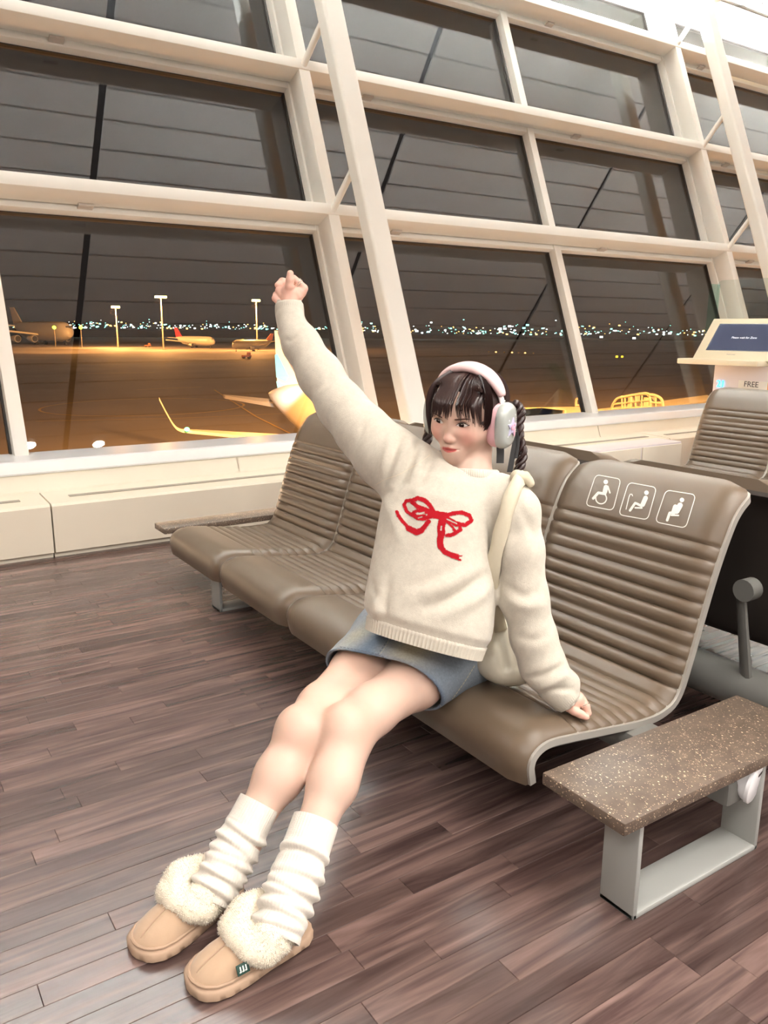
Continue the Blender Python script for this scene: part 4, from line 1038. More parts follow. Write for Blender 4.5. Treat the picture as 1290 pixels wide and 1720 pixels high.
for i in range(92):
    x = -.066+.132*(i+rs.random())/92; side = abs(x)/.066; tz = .0180+rs.gauss(0, .0042)-(.020*max(0, side-.55)/.45)
    if rs.random() < .25: tz += .010
    if .10 < x/.066 < .30 and rs.random() < .6: continue
    x1 = x+rs.gauss(0, .0022)+.10*x; l_ = .0035+.003*rs.random()
    strand([(x*.55, .000, .1075), (x*.82, .048, .098-.018*side), (x*.98, fy(x*.98, .068, .010), .070), (x, fy(x, .048, .0065+l_), .048), (x1, fy(x1, tz, l_), tz)], .0030+rs.random()*.0018)
for sx in (1, -1):
    for i in range(34):
        y = .060-.030*rs.random(); e = rs.random(); tz = -.008-.042*e if sx < 0 else .010-.028*e*e
        strand([(sx*.030, .005+y*.2, .107), (sx*.064, y*.80, .078), (sx*(.0745+.002*rs.random()), y, .042), (sx*(.0735+.003*rs.random()), y+.004, .005), (sx*(.0680+.003*rs.random()), y+.006, tz)], .0034+rs.random()*.002)
for i in range(90):                                              # combed strands over the crown and back
    a = math.pi*(i+rs.random())/90; x = .0820*math.cos(a); pts = []
    for t in np.linspace(0, 1, 5):
        th = -.25+t*2.2; r_ = 0
        pts.append((x*math.cos(th*.05)*(1 if t > 0 else .9), -.016-(.1030*math.sin(th)*math.sin(a)), .025+.0825*math.cos(th)*math.sin(a)))
    strand(pts, .0042+.002*rs.random(), 5, .3)
st.build('hair_strands', M_hair, person, angle=80)
def plait(px_pts, d, r):
    p = smoothpath([P(u, v, d) for u, v in px_pts], 14); m = MB()
    for ph in (0, 2.1, 4.2):
        q = []; rad = []
        for i, c_ in enumerate(p):
            w = i*.27+ph; q.append(c_+RGT*r*.62*math.sin(w)+FWD*r*.45*math.cos(w)); rad.append(r*(.60+.20*math.sin(w*1.0+.6))*(1-.30*i/len(p)))
        m.tube(q, rad, 9)
    return m
plait([(862, 676), (872, 692), (869, 715), (871, 738), (876, 762), (872, 785), (866, 806)], 2.06, .0135).build('plait', M_hair, person)
plait([(722, 716), (716, 740), (711, 760), (714, 776)], 2.12, .012).build('plait', M_hair, person)
rb = MB()
def flatband(pts, d, w):
    p = smoothpath([P(u, v, d) for u, v in pts], 6); rb.grid([[q-RGT*w/2, q+RGT*w/2, q+RGT*w/2+FWD*.002, q-RGT*w/2+FWD*.002] for q in p], close_v=True, capu=True)
flatband([(840, 744), (840.5, 760), (840, 778)], 2.0, .0185); flatband([(862, 712), (866, 735), (862, 760), (856, 793)], 2.03, .014); flatband([(866, 720), (870, 742), (866, 770)], 2.03, .010)
rbo = rb.build('hair_ribbon', M_ribbon, person); rbo['label'] = 'flat black ribbon ends hanging below the ear cup'

# ---- sweater
u_t = nrm(RH*math.cos(math.radians(15))-FH*math.sin(math.radians(15)))
B0, T0 = P(711, 1082, 1.935), P(786, 792, 1.960)
sw = Vol(np.array([.80, 1.08, .20]), np.array([1.56, 2.18, 1.30]), .0042)
prof_t = [(0, .140, .106, 0, 0), (.05, .142, .109, 0, 0), (.085, .147, .114, 0, 0), (.12, .157, .122, -.004, 0), (.2, .159, .121, -.008, 0), (.45, .153, .116, -.022, 0), (.66, .148, .113, -.035, 0), (.80, .143, .106, -.042, 0), (.90, .120, .092, -.034, 0), (.96, .092, .076, -.016, 0), (1.0, .072, .066, 0, 0)]
sw.loft(B0, T0, u_t, prof_t, .03, p=2.3)
def sleeve(pts, k=.035): sw.chain([(P(u, v, d), w/2/F_PX*d) for u, v, w, d in pts], k)
SR = [(742, 806, 74, 1.975), (708, 800, 92, 1.985), (672, 783, 98, 2.0), (645, 763, 98, 2.02), (609, 724, 85, 2.06), (575, 684, 76, 2.10), (538, 630, 69, 2.145), (506, 578, 57, 2.17), (492, 551, 48, 2.185)]
sleeve(SR); sw.chain([(P(492, 551, 2.185), .0375), (P(487, 533, 2.19), .0355), (P(485.5, 509, 2.195), .0350)], .012)
SL = [(850, 832, 66, 1.92), (868, 858, 74, 1.90), (874, 925, 76, 1.905), (881, 1005, 76, 1.915), (896, 1070, 74, 1.925), (912, 1118, 74, 1.93), (932, 1150, 62, 1.935)]
sleeve([(800, 835, 74, 1.945), (828, 834, 72, 1.93)], .03); sleeve([(812, 880, 60, 1.945), (850, 850, 66, 1.915)], .03); sleeve(SL, .022); sw.chain([(P(932, 1150, 1.935), .040), (P(943, 1164, 1.935), .0375), (P(955, 1178, 1.935), .0345)], .012)
sw.chain([(P(u, v, d), r) for u, v, d, r in ((944, 1134, 1.91, .016), (957, 1145, 1.93, .018), (950, 1132, 1.955, .014))], .02)
# openings: neck, cuffs, hem
neckd = nrm(nb-Hp(0, -.02, -.03)); CN = P(790, 791, 1.955)
neckd = nrm(neckd+FH*.16)
sw.cap(CN-neckd*.10, CN+neckd*.03, .064, .060, .012, 's')
sw.cap(P(485.5, 509, 2.195)+np.array([0, 0, .04]), P(486.5, 524, 2.193), .029, .027, .006, 's')
cd = nrm(P(955, 1178, 1.935)-P(943, 1164, 1.935)); sw.cap(P(955, 1178, 1.935)-cd*.012, P(955, 1178, 1.935)+cd*.05, .0285, .031, .006, 's')
# trim the cuffs square and the hem flat
def cutball(p, dirn, r): 
    c_ = np.asarray(p)+nrm(dirn)*r; sw.ell(c_, (r, r, r), k=.004, mode='s')
cutball(P(485.5, 506, 2.195), UPV, .10); cutball(P(956, 1179, 1.935), cd, .10)
Vs, Fs = sw.mesh(2)
def vnormals(V, F):
    nv = np.zeros_like(V); a_ = V[F]; fn = np.cross(a_[:, 2]-a_[:, 0], a_[:, 3]-a_[:, 1])
    for k in range(4):
        for d in range(3): nv[:, d] += np.bincount(F[:, k], fn[:, d], len(V))
    return nv/(np.linalg.norm(nv, axis=1)[:, None]+1e-9)
def crease(V, F, folds):
    """draw soft cloth folds on the surface: each row is a frame-pixel line, a height and a width in metres"""
    bv_ = bvh_of(V, F); N_ = vnormals(V, F); disp = np.zeros(len(V))
    for pts, amp, wd in folds:
        q = [lay_px(bv_, p, 0) for p in smoothpath(pts, 5)]; q = [x for x in q if x is not None]
        if len(q) < 2: continue
        D = np.full(len(V), 9.); K = np.zeros(len(V)); n_ = len(q)-1
        for i, (a, b) in enumerate(zip(q[:-1], q[1:])):
            ba = b-a; t = np.clip((V-a)@ba/(ba@ba+1e-12), 0, 1); d = np.linalg.norm(V-a-t[:, None]*ba, axis=1); m = d < D; D[m] = d[m]; K[m] = (i+t[m])/n_
        disp += amp*np.exp(-(D/wd)**2)*np.sin(np.pi*np.clip(K*.86+.07, 0, 1))**.7
    return V+N_*disp[:, None]
Vs = crease(Vs, Fs, [
    ([(664, 722), (652, 750), (640, 790)], .007, .012), ([(676, 728), (662, 765), (646, 812)], -.007, .010), ([(690, 736), (676, 768), (655, 812)], .008, .013), ([(703, 742), (690, 776), (668, 822)], -.008, .010),
    ([(716, 748), (704, 780), (688, 815)], .007, .013), ([(730, 756), (718, 785), (706, 815)], -.005, .010),
    ([(612, 700), (606, 730), (592, 752)], -.004, .012), ([(560, 615), (548, 640), (528, 655)], -.003, .012), ([(500, 560), (488, 572), (478, 570)], -.003, .008),
    ([(700, 1004), (745, 985), (795, 955)], .010, .020), ([(716, 1022), (760, 1003), (815, 965)], -.009, .012), ([(740, 1040), (790, 1012), (828, 985)], .008, .016), ([(690, 985), (730, 972), (770, 952)], -.004, .014),
    ([(640, 985), (632, 1020), (630, 1040)], .008, .016), ([(655, 975), (646, 1015), (648, 1045)], -.006, .012), ([(618, 960), (628, 990), (640, 1010)], -.004, .012),
    ([(822, 860), (828, 930), (834, 1010)], -.009, .010), ([(690, 800), (682, 850), (690, 890)], -.004, .016), ([(645, 840), (660, 870), (672, 910)], .005, .018),
    ([(850, 985), (880, 1000), (912, 990)], -.005, .012), ([(856, 1008), (885, 1020), (918, 1015)], .004, .012), ([(870, 1070), (900, 1075), (928, 1062)], -.004, .012),
    ([(888, 1140), (915, 1135), (945, 1118)], -.008, .010), ([(893, 1160), (920, 1150), (950, 1136)], .006, .010), ([(905, 1172), (930, 1160), (960, 1158)], -.006, .008),
    ([(868, 845), (888, 880), (900, 910)], -.004, .014), ([(845, 850), (852, 900), (850, 950)], .005, .014)])
def knit_tone(V):
    """heathered oatmeal; ribbed bands are a little paler"""
    n = len(V); c_ = np.tile(np.array(lin((190, 184, 171))), (n, 1)); r = np.random.default_rng(4).normal(0, .022, n)[:, None]
    return np.clip(c_*(1+r), 0, 1)
sweater = mesh_fast('sweater', Vs, Fs, M_knit, person, knit_tone(Vs)); SWB = bvh_of(Vs, Fs)
# ribbed bands: collar, cuffs and hem stand as rows of fine ribs
def ribband(path_a, path_b, lift, n, name, closed=True, bvh=None):
    pass
ax_t = nrm(T0-B0); v_t = np.cross(ax_t, nrm(u_t-ax_t*(u_t@ax_t))); uu = nrm(u_t-ax_t*(u_t@ax_t))
def hem_band():
    rows = []; n = 300
    for k in range(n):
        a = 2*math.pi*k/n; dr = .0016*(1 if k % 3 == 0 else -.6); row = []
        for t, off in ((.004, -.004), (.0, .003), (.012, .0030), (.03, .0032), (.055, .0030), (.072, .0020), (.080, -.004)):
            A = np.interp(t, [p_[0] for p_ in prof_t], [p_[1] for p_ in prof_t])+off+dr*(1 if off > 0 else 0); Bq = np.interp(t, [p_[0] for p_ in prof_t], [p_[2] for p_ in prof_t])+off+dr*(1 if off > 0 else 0)
            ca, sa = math.cos(a), math.sin(a); q = (abs(ca)**2.3+abs(sa)**2.3)**(-1/2.3)
            row.append(B0+ax_t*t*np.linalg.norm(T0-B0)+uu*A*ca*q+v_t*Bq*sa*q)
        rows.append(row)
    return MB().grid(rows, close_u=True)
M_rib = mat('oatmeal_rib', (190, 184, 171), .85, noise=(55, .06, (1, 1, 1)), spec=.15, sheen=.2)
hem_band().build('hem_rib', M_rib, person, angle=80)
def ring_rib(c_, n_, r0, r1, h, ribs, name, e=1.0, up=None):
    """short ribbed tube around axis n_"""
    n_ = nrm(n_); a = nrm(np.cross(n_, up if up is not None else FWD)); b = np.cross(n_, a); rows = []; N = ribs*3
    for k in range(N):
        w = 2*math.pi*k/N; dr = .0009 if k % 3 == 0 else -.0005; row = []
        for t, o in ((0, -.006), (0, 0), (.15, .0025), (.5, .003), (.85, .0025), (1, 0), (1, -.007)):
            r = r0+(r1-r0)*t+o+(dr if o > 0 else 0); row.append(np.asarray(c_)+n_*h*t+a*r*math.cos(w)+b*r*e*math.sin(w))
        rows.append(row)
    return MB().grid(rows, close_u=True).build(name, M_rib, person, angle=80)
ring_rib(P(485.5, 508.5, 2.195), -UPV*.98+RGT*.06, .0348, .0362, .042, 46, 'cuff_rib')
ring_rib(P(955.5, 1178.5, 1.935), -cd, .0345, .0385, .040, 46, 'cuff_rib')
cn = nrm(-neckd+fF*.0); ring_rib(CN-neckd*.006, neckd, .0640, .0715, .021, 84, 'collar_rib', 1.0)

# red knitted bow, worked into the front of the sweater stitch by stitch
def Z8(x, y): return np.array([640+x/6.45, 800+y/6.45])
BOW = [([(345, 425), (280, 380), (252, 310), (275, 268), (330, 258)], 38), ([(335, 265), (400, 238), (475, 260), (530, 315), (575, 395)], 48), ([(340, 280), (400, 332), (480, 358), (565, 405)], 44),
       ([(350, 395), (400, 372), (480, 388), (560, 402)], 36), ([(350, 410), (395, 452), (470, 458), (565, 430)], 48), ([(400, 428), (480, 424)], 22), ([(545, 410), (610, 420), (700, 435)], 86),
       ([(515, 492), (470, 552), (432, 588)], 52), ([(440, 585), (390, 608), (300, 565)], 66), ([(305, 565), (225, 478), (192, 430), (172, 385)], 38), ([(220, 470), (172, 400)], 18),
       ([(700, 425), (790, 400), (880, 394), (955, 425), (978, 480), (910, 530), (810, 508), (720, 455)], 44), ([(690, 470), (770, 500), (850, 545), (862, 580), (770, 635), (715, 640)], 42),
       ([(700, 480), (750, 530), (800, 590)], 34), ([(668, 470), (650, 560), (655, 620)], 84), ([(655, 600), (640, 700), (648, 765)], 70), ([(648, 765), (690, 820), (760, 852)], 58), ([(760, 852), (820, 872)], 62), ([(810, 858), (872, 864)], 16), ([(810, 890), (862, 908)], 20), ([(830, 850), (838, 905)], 20)]
seg = [(np.array(a, float), np.array(b, float), w/2) for pts, w in BOW for a, b in zip(pts[:-1], pts[1:])]
HOLES = [([(400, 405), (470, 390)], 14), ([(408, 452), (445, 440)], 12), ([(715, 465), (820, 512)], 14), ([(715, 525), (765, 572)], 24), ([(655, 545), (650, 580)], 16), ([(715, 590), (735, 600)], 26), ([(805, 560), (830, 552)], 18)]
hseg = [(np.array(a, float), np.array(b, float), w/2) for pts, w in HOLES for a, b in zip(pts[:-1], pts[1:])]
CELL = 5.0; gx = np.arange(150, 1010, CELL); gy = np.arange(200, 930, CELL); GX, GY = np.meshgrid(gx+CELL/2, gy+CELL/2, indexing='ij')
def segd(S_):
    D = np.full(GX.shape, 1e9)
    for a, b, w in S_:
        ba = b-a; t = np.clip(((GX-a[0])*ba[0]+(GY-a[1])*ba[1])/(ba@ba), 0, 1); D = np.minimum(D, np.hypot(GX-a[0]-t*ba[0], GY-a[1]-t*ba[1])-w)
    return D
msk = (segd(seg) < RNG.uniform(-4, 3, GX.shape)) & ~(segd(hseg) < 0)
bm_ = MB(); vid = {}
def bvert(i, j):
    if (i, j) not in vid:
        q = lay_px(SWB, Z8(gx[0]+i*CELL, gy[0]+j*CELL), .0011); 
        if q is None: return None
        vid[(i, j)] = len(bm_.v); bm_.v.append(tuple(q))
    return vid[(i, j)]
for i, j in np.argwhere(msk):
    q = (bvert(i, j), bvert(i+1, j), bvert(i+1, j+1), bvert(i, j+1))
    if None not in q: bm_.f.append(q); bm_.fm.append(0)
bo = bm_.build('bow_motif', M_red, person, angle=180); bo['label'] = 'red knitted ribbon bow on the chest'
# sleeve seam at the raised shoulder
sm_ = MB(); M_seam = mat('knit_seam', (206, 194, 172), .9)
ribbon(sm_, SWB, smoothpath([(722, 764), (700, 780), (672, 796), (645, 806), (632, 814)], 4), .9, .0006, 1.5, caps=False)
if sm_.v: sm_.build('sleeve_seam', M_seam, person)

# ---- denim skirt
sk = Vol((.84, 1.24, .18), (1.54, 2.0, .56), .0036)
tL, tR = lerp(hipL, kneeL, .485), lerp(hipR, kneeR, .435); hd = nrm((kneeL-hipL)+(kneeR-hipR))
sk.chain([(hipL+[.03, 0, .01], .098), (hipL, .094), (lerp(hipL, kneeL, .6), .077)], .05); sk.chain([(hipR+[.03, 0, .01], .098), (hipR, .092), (lerp(hipR, kneeR, .6), .077)], .07)
for t_ in (-.05, .1, .25, .4, .55): sk.cap(lerp(hipL, kneeL, t_)+[0, 0, .004], lerp(hipR, kneeR, t_-.02)+[0, 0, .004], .086-.010*max(t_, 0), .084-.010*max(t_, 0), .03)
sk.ell(pel+[.035, .03, .06], (.125, .135, .10), k=.06)
sk.cap(lerp(tL, tR, .5)+[0, 0, -.004], pel, .075, .09, .06)
hp = lerp(tL, tR, .5)
d_h = nrm(nrm(np.cross(tR-tL, np.cross(hd, tR-tL)))-.62*Zv)
def halfspace(X, Y, Z): return -((X-hp[0])*d_h[0]+(Y-hp[1])*d_h[1]+(Z-hp[2])*d_h[2])
inner = Vol(sk.lo, sk.lo+sk.h*(sk.n-1), sk.h); inner.g = sk.g.copy()
X, Y, Z = sk.ax[0][:, None, None], sk.ax[1][None, :, None], sk.ax[2][None, None, :]
hs_ = np.broadcast_to(halfspace(X, Y, Z), sk.g.shape); seatz = (Z-.0)*0
cav = np.maximum(inner.g+.0075, -(hs_-(-.09)) * -1 - 0)        # hollow only near the hem
cav = np.maximum(inner.g+.0075, hs_-.06)
sk.g = np.maximum(np.maximum(sk.g, -hs_), -cav).astype(np.float32)
Vk, Fk = sk.mesh(2); SKB = bvh_of(Vk, Fk)
base_, fade, dark = map(lambda q: np.array(lin(q)), ((140, 150, 160), (190, 182, 152), (94, 110, 130)))
dist = (hp-Vk)@d_h; mid = (Vk-hp)@nrm(tL-tR)
wv = .5+.5*np.sin(mid*38+1.2*np.sin(dist*30)); f_ = np.clip(np.exp(-((mid-.075)/.045)**2)+.55*np.exp(-((mid+.085)/.035)**2), 0, 1)[:, None]*np.clip(1-np.abs(dist-.075)/.12, .15, 1)[:, None]
ck = base_*(1-f_)+fade*f_; e_ = np.clip(np.exp(-((mid+.02)/.03)**2)*.8+np.exp(-(dist/.008)**2)*.45+np.exp(-((mid-.155)/.03)**2)*.4, 0, .9)[:, None]; ck = ck*(1-e_)+dark*e_
ck = ck*(1+np.random.default_rng(2).normal(0, .05, len(Vk)))[:, None]
skirt = mesh_fast('skirt', Vk, Fk, M_denim, person, np.clip(ck, 0, 1))
s1 = MB()
def dashes(pts, w, m_, ln=4, gap=2.5, lift=.0009):
    p = smoothpath(pts, 8); d = np.r_[0, np.cumsum(np.linalg.norm(np.diff(p, axis=0), axis=1))]; t = 0
    while t < d[-1]:
        a = np.array([np.interp(t, d, p[:, k]) for k in (0, 1)]); b = np.array([np.interp(min(t+ln, d[-1]), d, p[:, k]) for k in (0, 1)]); ribbon(m_, SKB, [a, b], w, lift, 2, caps=False); t += ln+gap
dashes([(p_[0]+1, p_[1]-9) for p_ in [(570, 1096), (610, 1103), (642, 1112), (678, 1133), (712, 1164), (742, 1189)]], 1.3, s1, 4, 2); dashes([(655, 1066), (645, 1085), (630, 1106)], 1.2, s1, 4, 2)
if s1.v: s1.build('hem_stitching', M_thread, skirt)
s2 = MB(); dashes([(797, 1118), (780, 1145), (755, 1180)], 1.5, s2, 5, 1.5); dashes([(658, 1066), (648, 1086), (633, 1107)], 1.0, s2, 5, 1.5)
ribbon(s2, SKB, smoothpath([(567, 1091), (610, 1098), (641, 1108), (677, 1129), (709, 1159), (741, 1186)], 4), 1.6, .0008, 2, caps=False)
if s2.v: s2.build('side_stitching', M_threadl, skirt)

# ---- leg warmers: slouching ribbed tubes
def warmer(top, bot, r_top, r_bot, seed):
    rw = np.random.default_rng(seed); ax = nrm(bot-top); L = np.linalg.norm(bot-top); a = nrm(np.cross(ax, (0.3, 1, .2))); b = np.cross(ax, a); NS, NT = 132, 90; rows = []
    fs = np.sort(np.r_[.30, .40+.6*np.cumsum(rw.uniform(.6, 1.3, 7))/7.2]); ph = rw.uniform(0, 6, len(fs)); tl = rw.uniform(.015, .04, len(fs))
    for i in range(NT):
        t = i/(NT-1); row = []
        for k in range(NS):
            w = 2*math.pi*k/NS; r = np.interp(t, [0, .05, .25, .4, .7, .92, 1], [r_top, r_top*1.01, r_top*1.02, (r_top+r_bot)/2, r_bot, r_bot*1.0, r_bot*.95])
            fold_ = 0
            for f0_, p0_, tl_ in zip(fs, ph, tl):
                x = (t-f0_-tl_*math.sin(w+p0_)); fold_ += (.0058*math.exp(-(x/.034)**2)-.0040*math.exp(-((x-.050)/.020)**2))*(.72+.45*math.sin(w*1.0+p0_*2.3))
            r += fold_*(1 if t > .2 else max(0, (t-.12)/.08)); r += .0009*(1 if k % 3 == 0 else -.5); r += .0015*math.sin(w*2+t*9+p0_)*(t > .25)
            row.append(top+ax*L*t+a*r*math.cos(w)+b*r*math.sin(w))
        rows.append(row)
    inn = [[top+ax*.001+(p-top)*.93 for p in rows[0]], [top+ax*.02+(p-top)*.90 for p in rows[0]]]
    return MB().grid(inn[::-1]+rows, close_v=True)
wtL, wtR = lerp(kneeL, ankL, .515)+RH*.009, lerp(kneeR, ankR, .495)+RH*.005
warmer(wtL, ankL+[.004, 0, -.030], .0455, .0485, 1).build('leg_warmer', M_warm, person, angle=80)
warmer(wtR, ankR+[.004, 0, -.030], .0430, .0460, 2).build('leg_warmer', M_warm, person, angle=80)

# ---- sheepskin slippers
def slipper(toe, back, ank, seed, tagged):
    toe = np.array([toe[0], toe[1], 0]); bk = np.array([back[0], back[1], 0]); f = nrm(toe-bk); l_ = np.cross(Zv, f); L = .242; heel = toe-f*L
    Q = lambda s_, y, z: heel+f*L*s_+l_*y+Zv*z
    hw = lambda s_: np.interp(s_, [0, .03, .1, .25, .45, .62, .78, .88, .95, .985, 1], [.004, .020, .033, .038, .041, .048, .050, .045, .033, .019, .003])
    def outline(off, z, teeth=0):
        o = []; ss = list(.5-.5*np.cos(np.linspace(0, math.pi, 60)))
        for sd in (1, -1):
            for i, s_ in enumerate(ss if sd > 0 else ss[::-1]):
                w = hw(s_)+off*(1 if .02 < s_ < .98 else .5); tz = teeth*(.5+.5*math.sin(i*2.4)); o.append(Q(s_+(off/L)*(2*s_-1)*.9, sd*w, z+tz))
        return o
    sl = thing('slipper', None, None, person.location); sl.parent = person; sl.location = (0, 0, 0); ORG[sl.name] = ORG['person']
    MB().grid([outline(.002, .000, .004), outline(.007, .004), outline(.0075, .018), outline(.003, .022), outline(-.006, .0225)], close_v=True, capu=True).build('sole', M_solem, sl, angle=60)
    rows = []; NA = 28
    for s_ in np.r_[np.linspace(.36, .93, 26), .955, .975, .99, .998]:
        w = hw(s_)*.97; h = np.interp(s_, [.36, .50, .62, .75, .86, .93, .97, 1], [.070, .072, .068, .059, .048, .039, .030, .020]); row = []
        for k in range(NA+1):
            a = math.pi*k/NA; ca, sa = math.cos(a), math.sin(a); q = (abs(ca)**2.5+abs(sa)**2.1)**(-1/2.3); seam = -.0016*math.exp(-((a-math.pi/2)/.06)**2)+.0012*math.exp(-((abs(a-math.pi/2)-.13)/.06)**2)
            row.append(Q(s_, w*ca*q, .018+(h-.018)*sa*q+seam*(s_ < .94)))
        rows.append(row)
    MB().grid(rows).build('upper', M_suede, sl, angle=80)
    MB().tube([p+Zv*.002 for p in [Q(s_, sd*(hw(s_)*.985), .0235) for sd, ss in ((1, np.linspace(.3, .997, 40)), (-1, np.linspace(.997, .3, 40))) for s_ in ss]], .0032, 6).build('welt', M_solem, sl)
    MB().tube([Q(s_, 0, np.interp(s_, [.36, .50, .62, .75, .86, .93, .97, 1], [.070, .072, .068, .059, .048, .039, .030, .020])+.0004) for s_ in np.linspace(.55, .955, 24)], .0015, 8).build('toe_seam', M_solem, sl)
    # fleece collar: a thick roll round the opening, with its pile
    ring = []
    for a in np.linspace(0, 2*math.pi, 40, endpoint=False):
        x, y = math.cos(a), math.sin(a); ring.append((Q(.405+.150*x, .042*y, .068+.004*y*y-.012*max(x, 0)), .0232+.003*math.sin(a*5+seed)+.002*math.sin(a*9)))
    fv = Vol(Q(.42, 0, .07)-.17, Q(.42, 0, .07)+.17, .004); fv.chain(ring+[ring[0]], .012)
    for sd in (1, -1):
        fv.chain([(Q(.36, sd*.050, .054), .020), (Q(.50, sd*.050, .050), .020), (Q(.59, sd*.036, .060), .0185), (Q(.62, 0, .066), .0185)], .015)
    for a, r in ring: fv.cap(a+[0, 0, .004], lerp(a, Q(.42, 0, .05), .18)+[0, 0, -.018], r*.92, r*.8, .01)
    V, F = fv.mesh(3); rn = np.random.default_rng(seed)
    cuff = mesh_fast('fleece_collar', V, F, M_fur, sl)
    bb = bvh_of(V, F); cen = V.mean(0); hair = MB(); idx = rn.choice(len(V), 5200)
    nv = np.zeros_like(V); a_ = V[F]; fn = np.cross(a_[:, 2]-a_[:, 0], a_[:, 3]-a_[:, 1])
    for k in range(4):
        for d in range(3): nv[:, d] += np.bincount(F[:, k], fn[:, d], len(V))
    nv /= np.linalg.norm(nv, axis=1)[:, None]+1e-9
    for i in idx:
        p = V[i]; n_ = nv[i]; t = nrm(n_+rn.normal(0, .45, 3)+[0, 0, -.15]); s_ = nrm(np.cross(t, rn.normal(0, 1, 3))); h = rn.uniform(.003, .0062); w = .0012; b = np.cross(t, s_)
        hair.add([p+s_*w, p-s_*w*.5+b*w*.87, p-s_*w*.5-b*w*.87, p+t*h], [(0, 1, 3), (1, 2, 3), (2, 0, 3)])
    po_ = hair.build('fleece_pile', M_fur, sl, angle=180); po_['kind'] = 'stuff'
    if tagged:
        tb = MB(); c_ = Q(.60, .0, .062)
        o = Q(.690, tagged*.0525, .044); lx = f; lz = nrm(Zv*.9-l_*tagged*.42); ly = np.cross(lz, lx)
        tb.box((-.012, -.0012, -.009), (.012, .0012, .009), .0005, frame=(o, (lx, ly, lz))); tb.build('fabric_tag', M_tagm, sl)
        w_ = MB()
        for x0 in (-.007, -.0015, .004): w_.box((x0, .0012, -.005), (x0+.0022, .0016, .005), frame=(o, (lx, ly, lz))); w_.box((x0, .0012, -.005), (x0+.004, .0016, -.003), frame=(o, (lx, ly, lz)))
        for x0 in (-.007, -.0015, .004): w_.box((x0, -.0016, -.005), (x0+.0022, -.0012, .005), frame=(o, (lx, ly, lz))); w_.box((x0, -.0016, -.005), (x0+.004, -.0012, -.003), frame=(o, (lx, ly, lz)))
        w_.build('tag_lettering', M_print, sl, smooth=False)
    return sl
slipper(at(322, 1666, 2, 0), at(502, 1570, 2, 0), ankL, 1, 1)
slipper(at(230, 1607, 2, 0), at(380, 1505, 2, 0), ankR, 2, 0)

# ---- rings and nails
def ringlet(c_, n_, r): 
    n_ = nrm(n_); a = nrm(np.cross(n_, (.3, .5, .8))); b = np.cross(n_, a); p = [c_+a*r*math.cos(w)+b*r*math.sin(w) for w in np.linspace(0, 2*math.pi, 25)]
    return MB().tube(p, .0014, 8, False)
for k in (0, 1): ringlet(P(499.5+k*2.6, 473.5+k*2.6, 2.188), P(510, 484, 2.20)-P(493, 467, 2.18), .0112).build('finger_ring', M_silver, person)
for k in (0, 1): ringlet(P(981.5+k*1.0, 1183.5+k*2.4, 1.927), P(988, 1197, 1.925)-P(981, 1182, 1.928), .0112).build('finger_ring', M_silver, person)
# ================================================================== headphones, tote bag
M_pinkp = mat('pale_pink_cover', (222, 192, 192), .55, noise=(30, .03, (1, 1, 1)))
M_pinkc = mat('pink_cushion', (216, 172, 178), .7); M_cupsil = mat('silver_cup', (196, 202, 198), .28, metal=.25); M_case = mat('pearly_case', (172, 178, 174), .22, coat=.6)
M_star = mat('lilac_star', (196, 192, 222), .35, coat=.5); M_starp = mat('pink_star_print', (232, 170, 190), .4)
hpn = thing('headphones', 'pink and silver over-ear headphones with a star on the cup, worn by the woman', 'headphones', tuple(H0))
def cup(sx):
    o = Hp(sx*.074, -.004, -.012); X = lL*sx*HS; 
    def disc(prof_, hw_, hh, m, name):
        rows = []
        for off, k in prof_:
            row = []
            for a in np.linspace(0, 2*math.pi, 44, endpoint=False):
                ca, sa = math.cos(a), math.sin(a); q = (abs(ca)**2.6+abs(sa)**2.6)**(-1/2.6); row.append(o+X*off+fF*HS*hw_*k*ca*q+uU*HS*hh*k*sa*q)
            rows.append(row)
        return MB().grid(rows, close_v=True, capu=True).build(name, m, hpn, angle=50)
    disc([(-.012, .80), (-.010, .94), (-.004, 1.0), (.006, 1.0), (.011, .95)], .037, .052, M_pinkc, 'ear_cushion')
    s_ = disc([(.010, .92), (.012, 1.0), (.018, 1.02), (.026, .985), (.032, .90), (.0345, .74), (.0355, .45), (.0358, .1)], .0375, .0525, M_case, 'ear_cup')
    return s_
cupL = cup(1); cup(-1)
# head band: stems, white arms, padded knitted cover
def bandp(th): # from the left cup over the crown to the right cup
    return (.086*math.sin(th)*(1+.10*math.cos(th)**2), -.006+.006*math.cos(th), .014+.095*math.cos(th))
arc = [bandp(t) for t in np.linspace(-1.62, 1.62, 61)]; W = [Hp(*p) for p in arc]
for sl_ in (W[:13], W[-13:]): MB().tube(sl_, .0058*HS, 12, up=tuple(fF), flat=1.25).build('band_arm', mat('band_arm_white', (240, 236, 236), .4), hpn)
for sx in (1, -1): MB().tube([Hp(sx*.0865, -.006, .020), Hp(sx*.0865, -.006, .046)], .0036, 10).build('stem', M_cupsil, hpn)
mid_ = W[9:-9]; n_ = len(mid_); rows = []
for i, p in enumerate(mid_):
    k = i/(n_-1); w = .0090+.0150*math.sin(math.pi*k)**.55; h = .0075+.0055*math.sin(math.pi*k)**.5
    t = nrm(mid_[min(i+1, n_-1)]-mid_[max(i-1, 0)]); out = nrm(np.cross(fF, t)); out = out if out@(p-H0) > 0 else -out; row = []
    for a in np.linspace(0, 2*math.pi, 26, endpoint=False):
        ca, sa = math.cos(a), math.sin(a); dip = 1-.28*math.exp(-((math.degrees(a)-90)/22)**2)*math.sin(math.pi*k); tw = .5*math.sin(math.pi*k*2)*.4
        row.append(p+(fF*w*ca+out*(h*sa*dip+.004))*HS+fF*tw*0)
    rows.append(row)
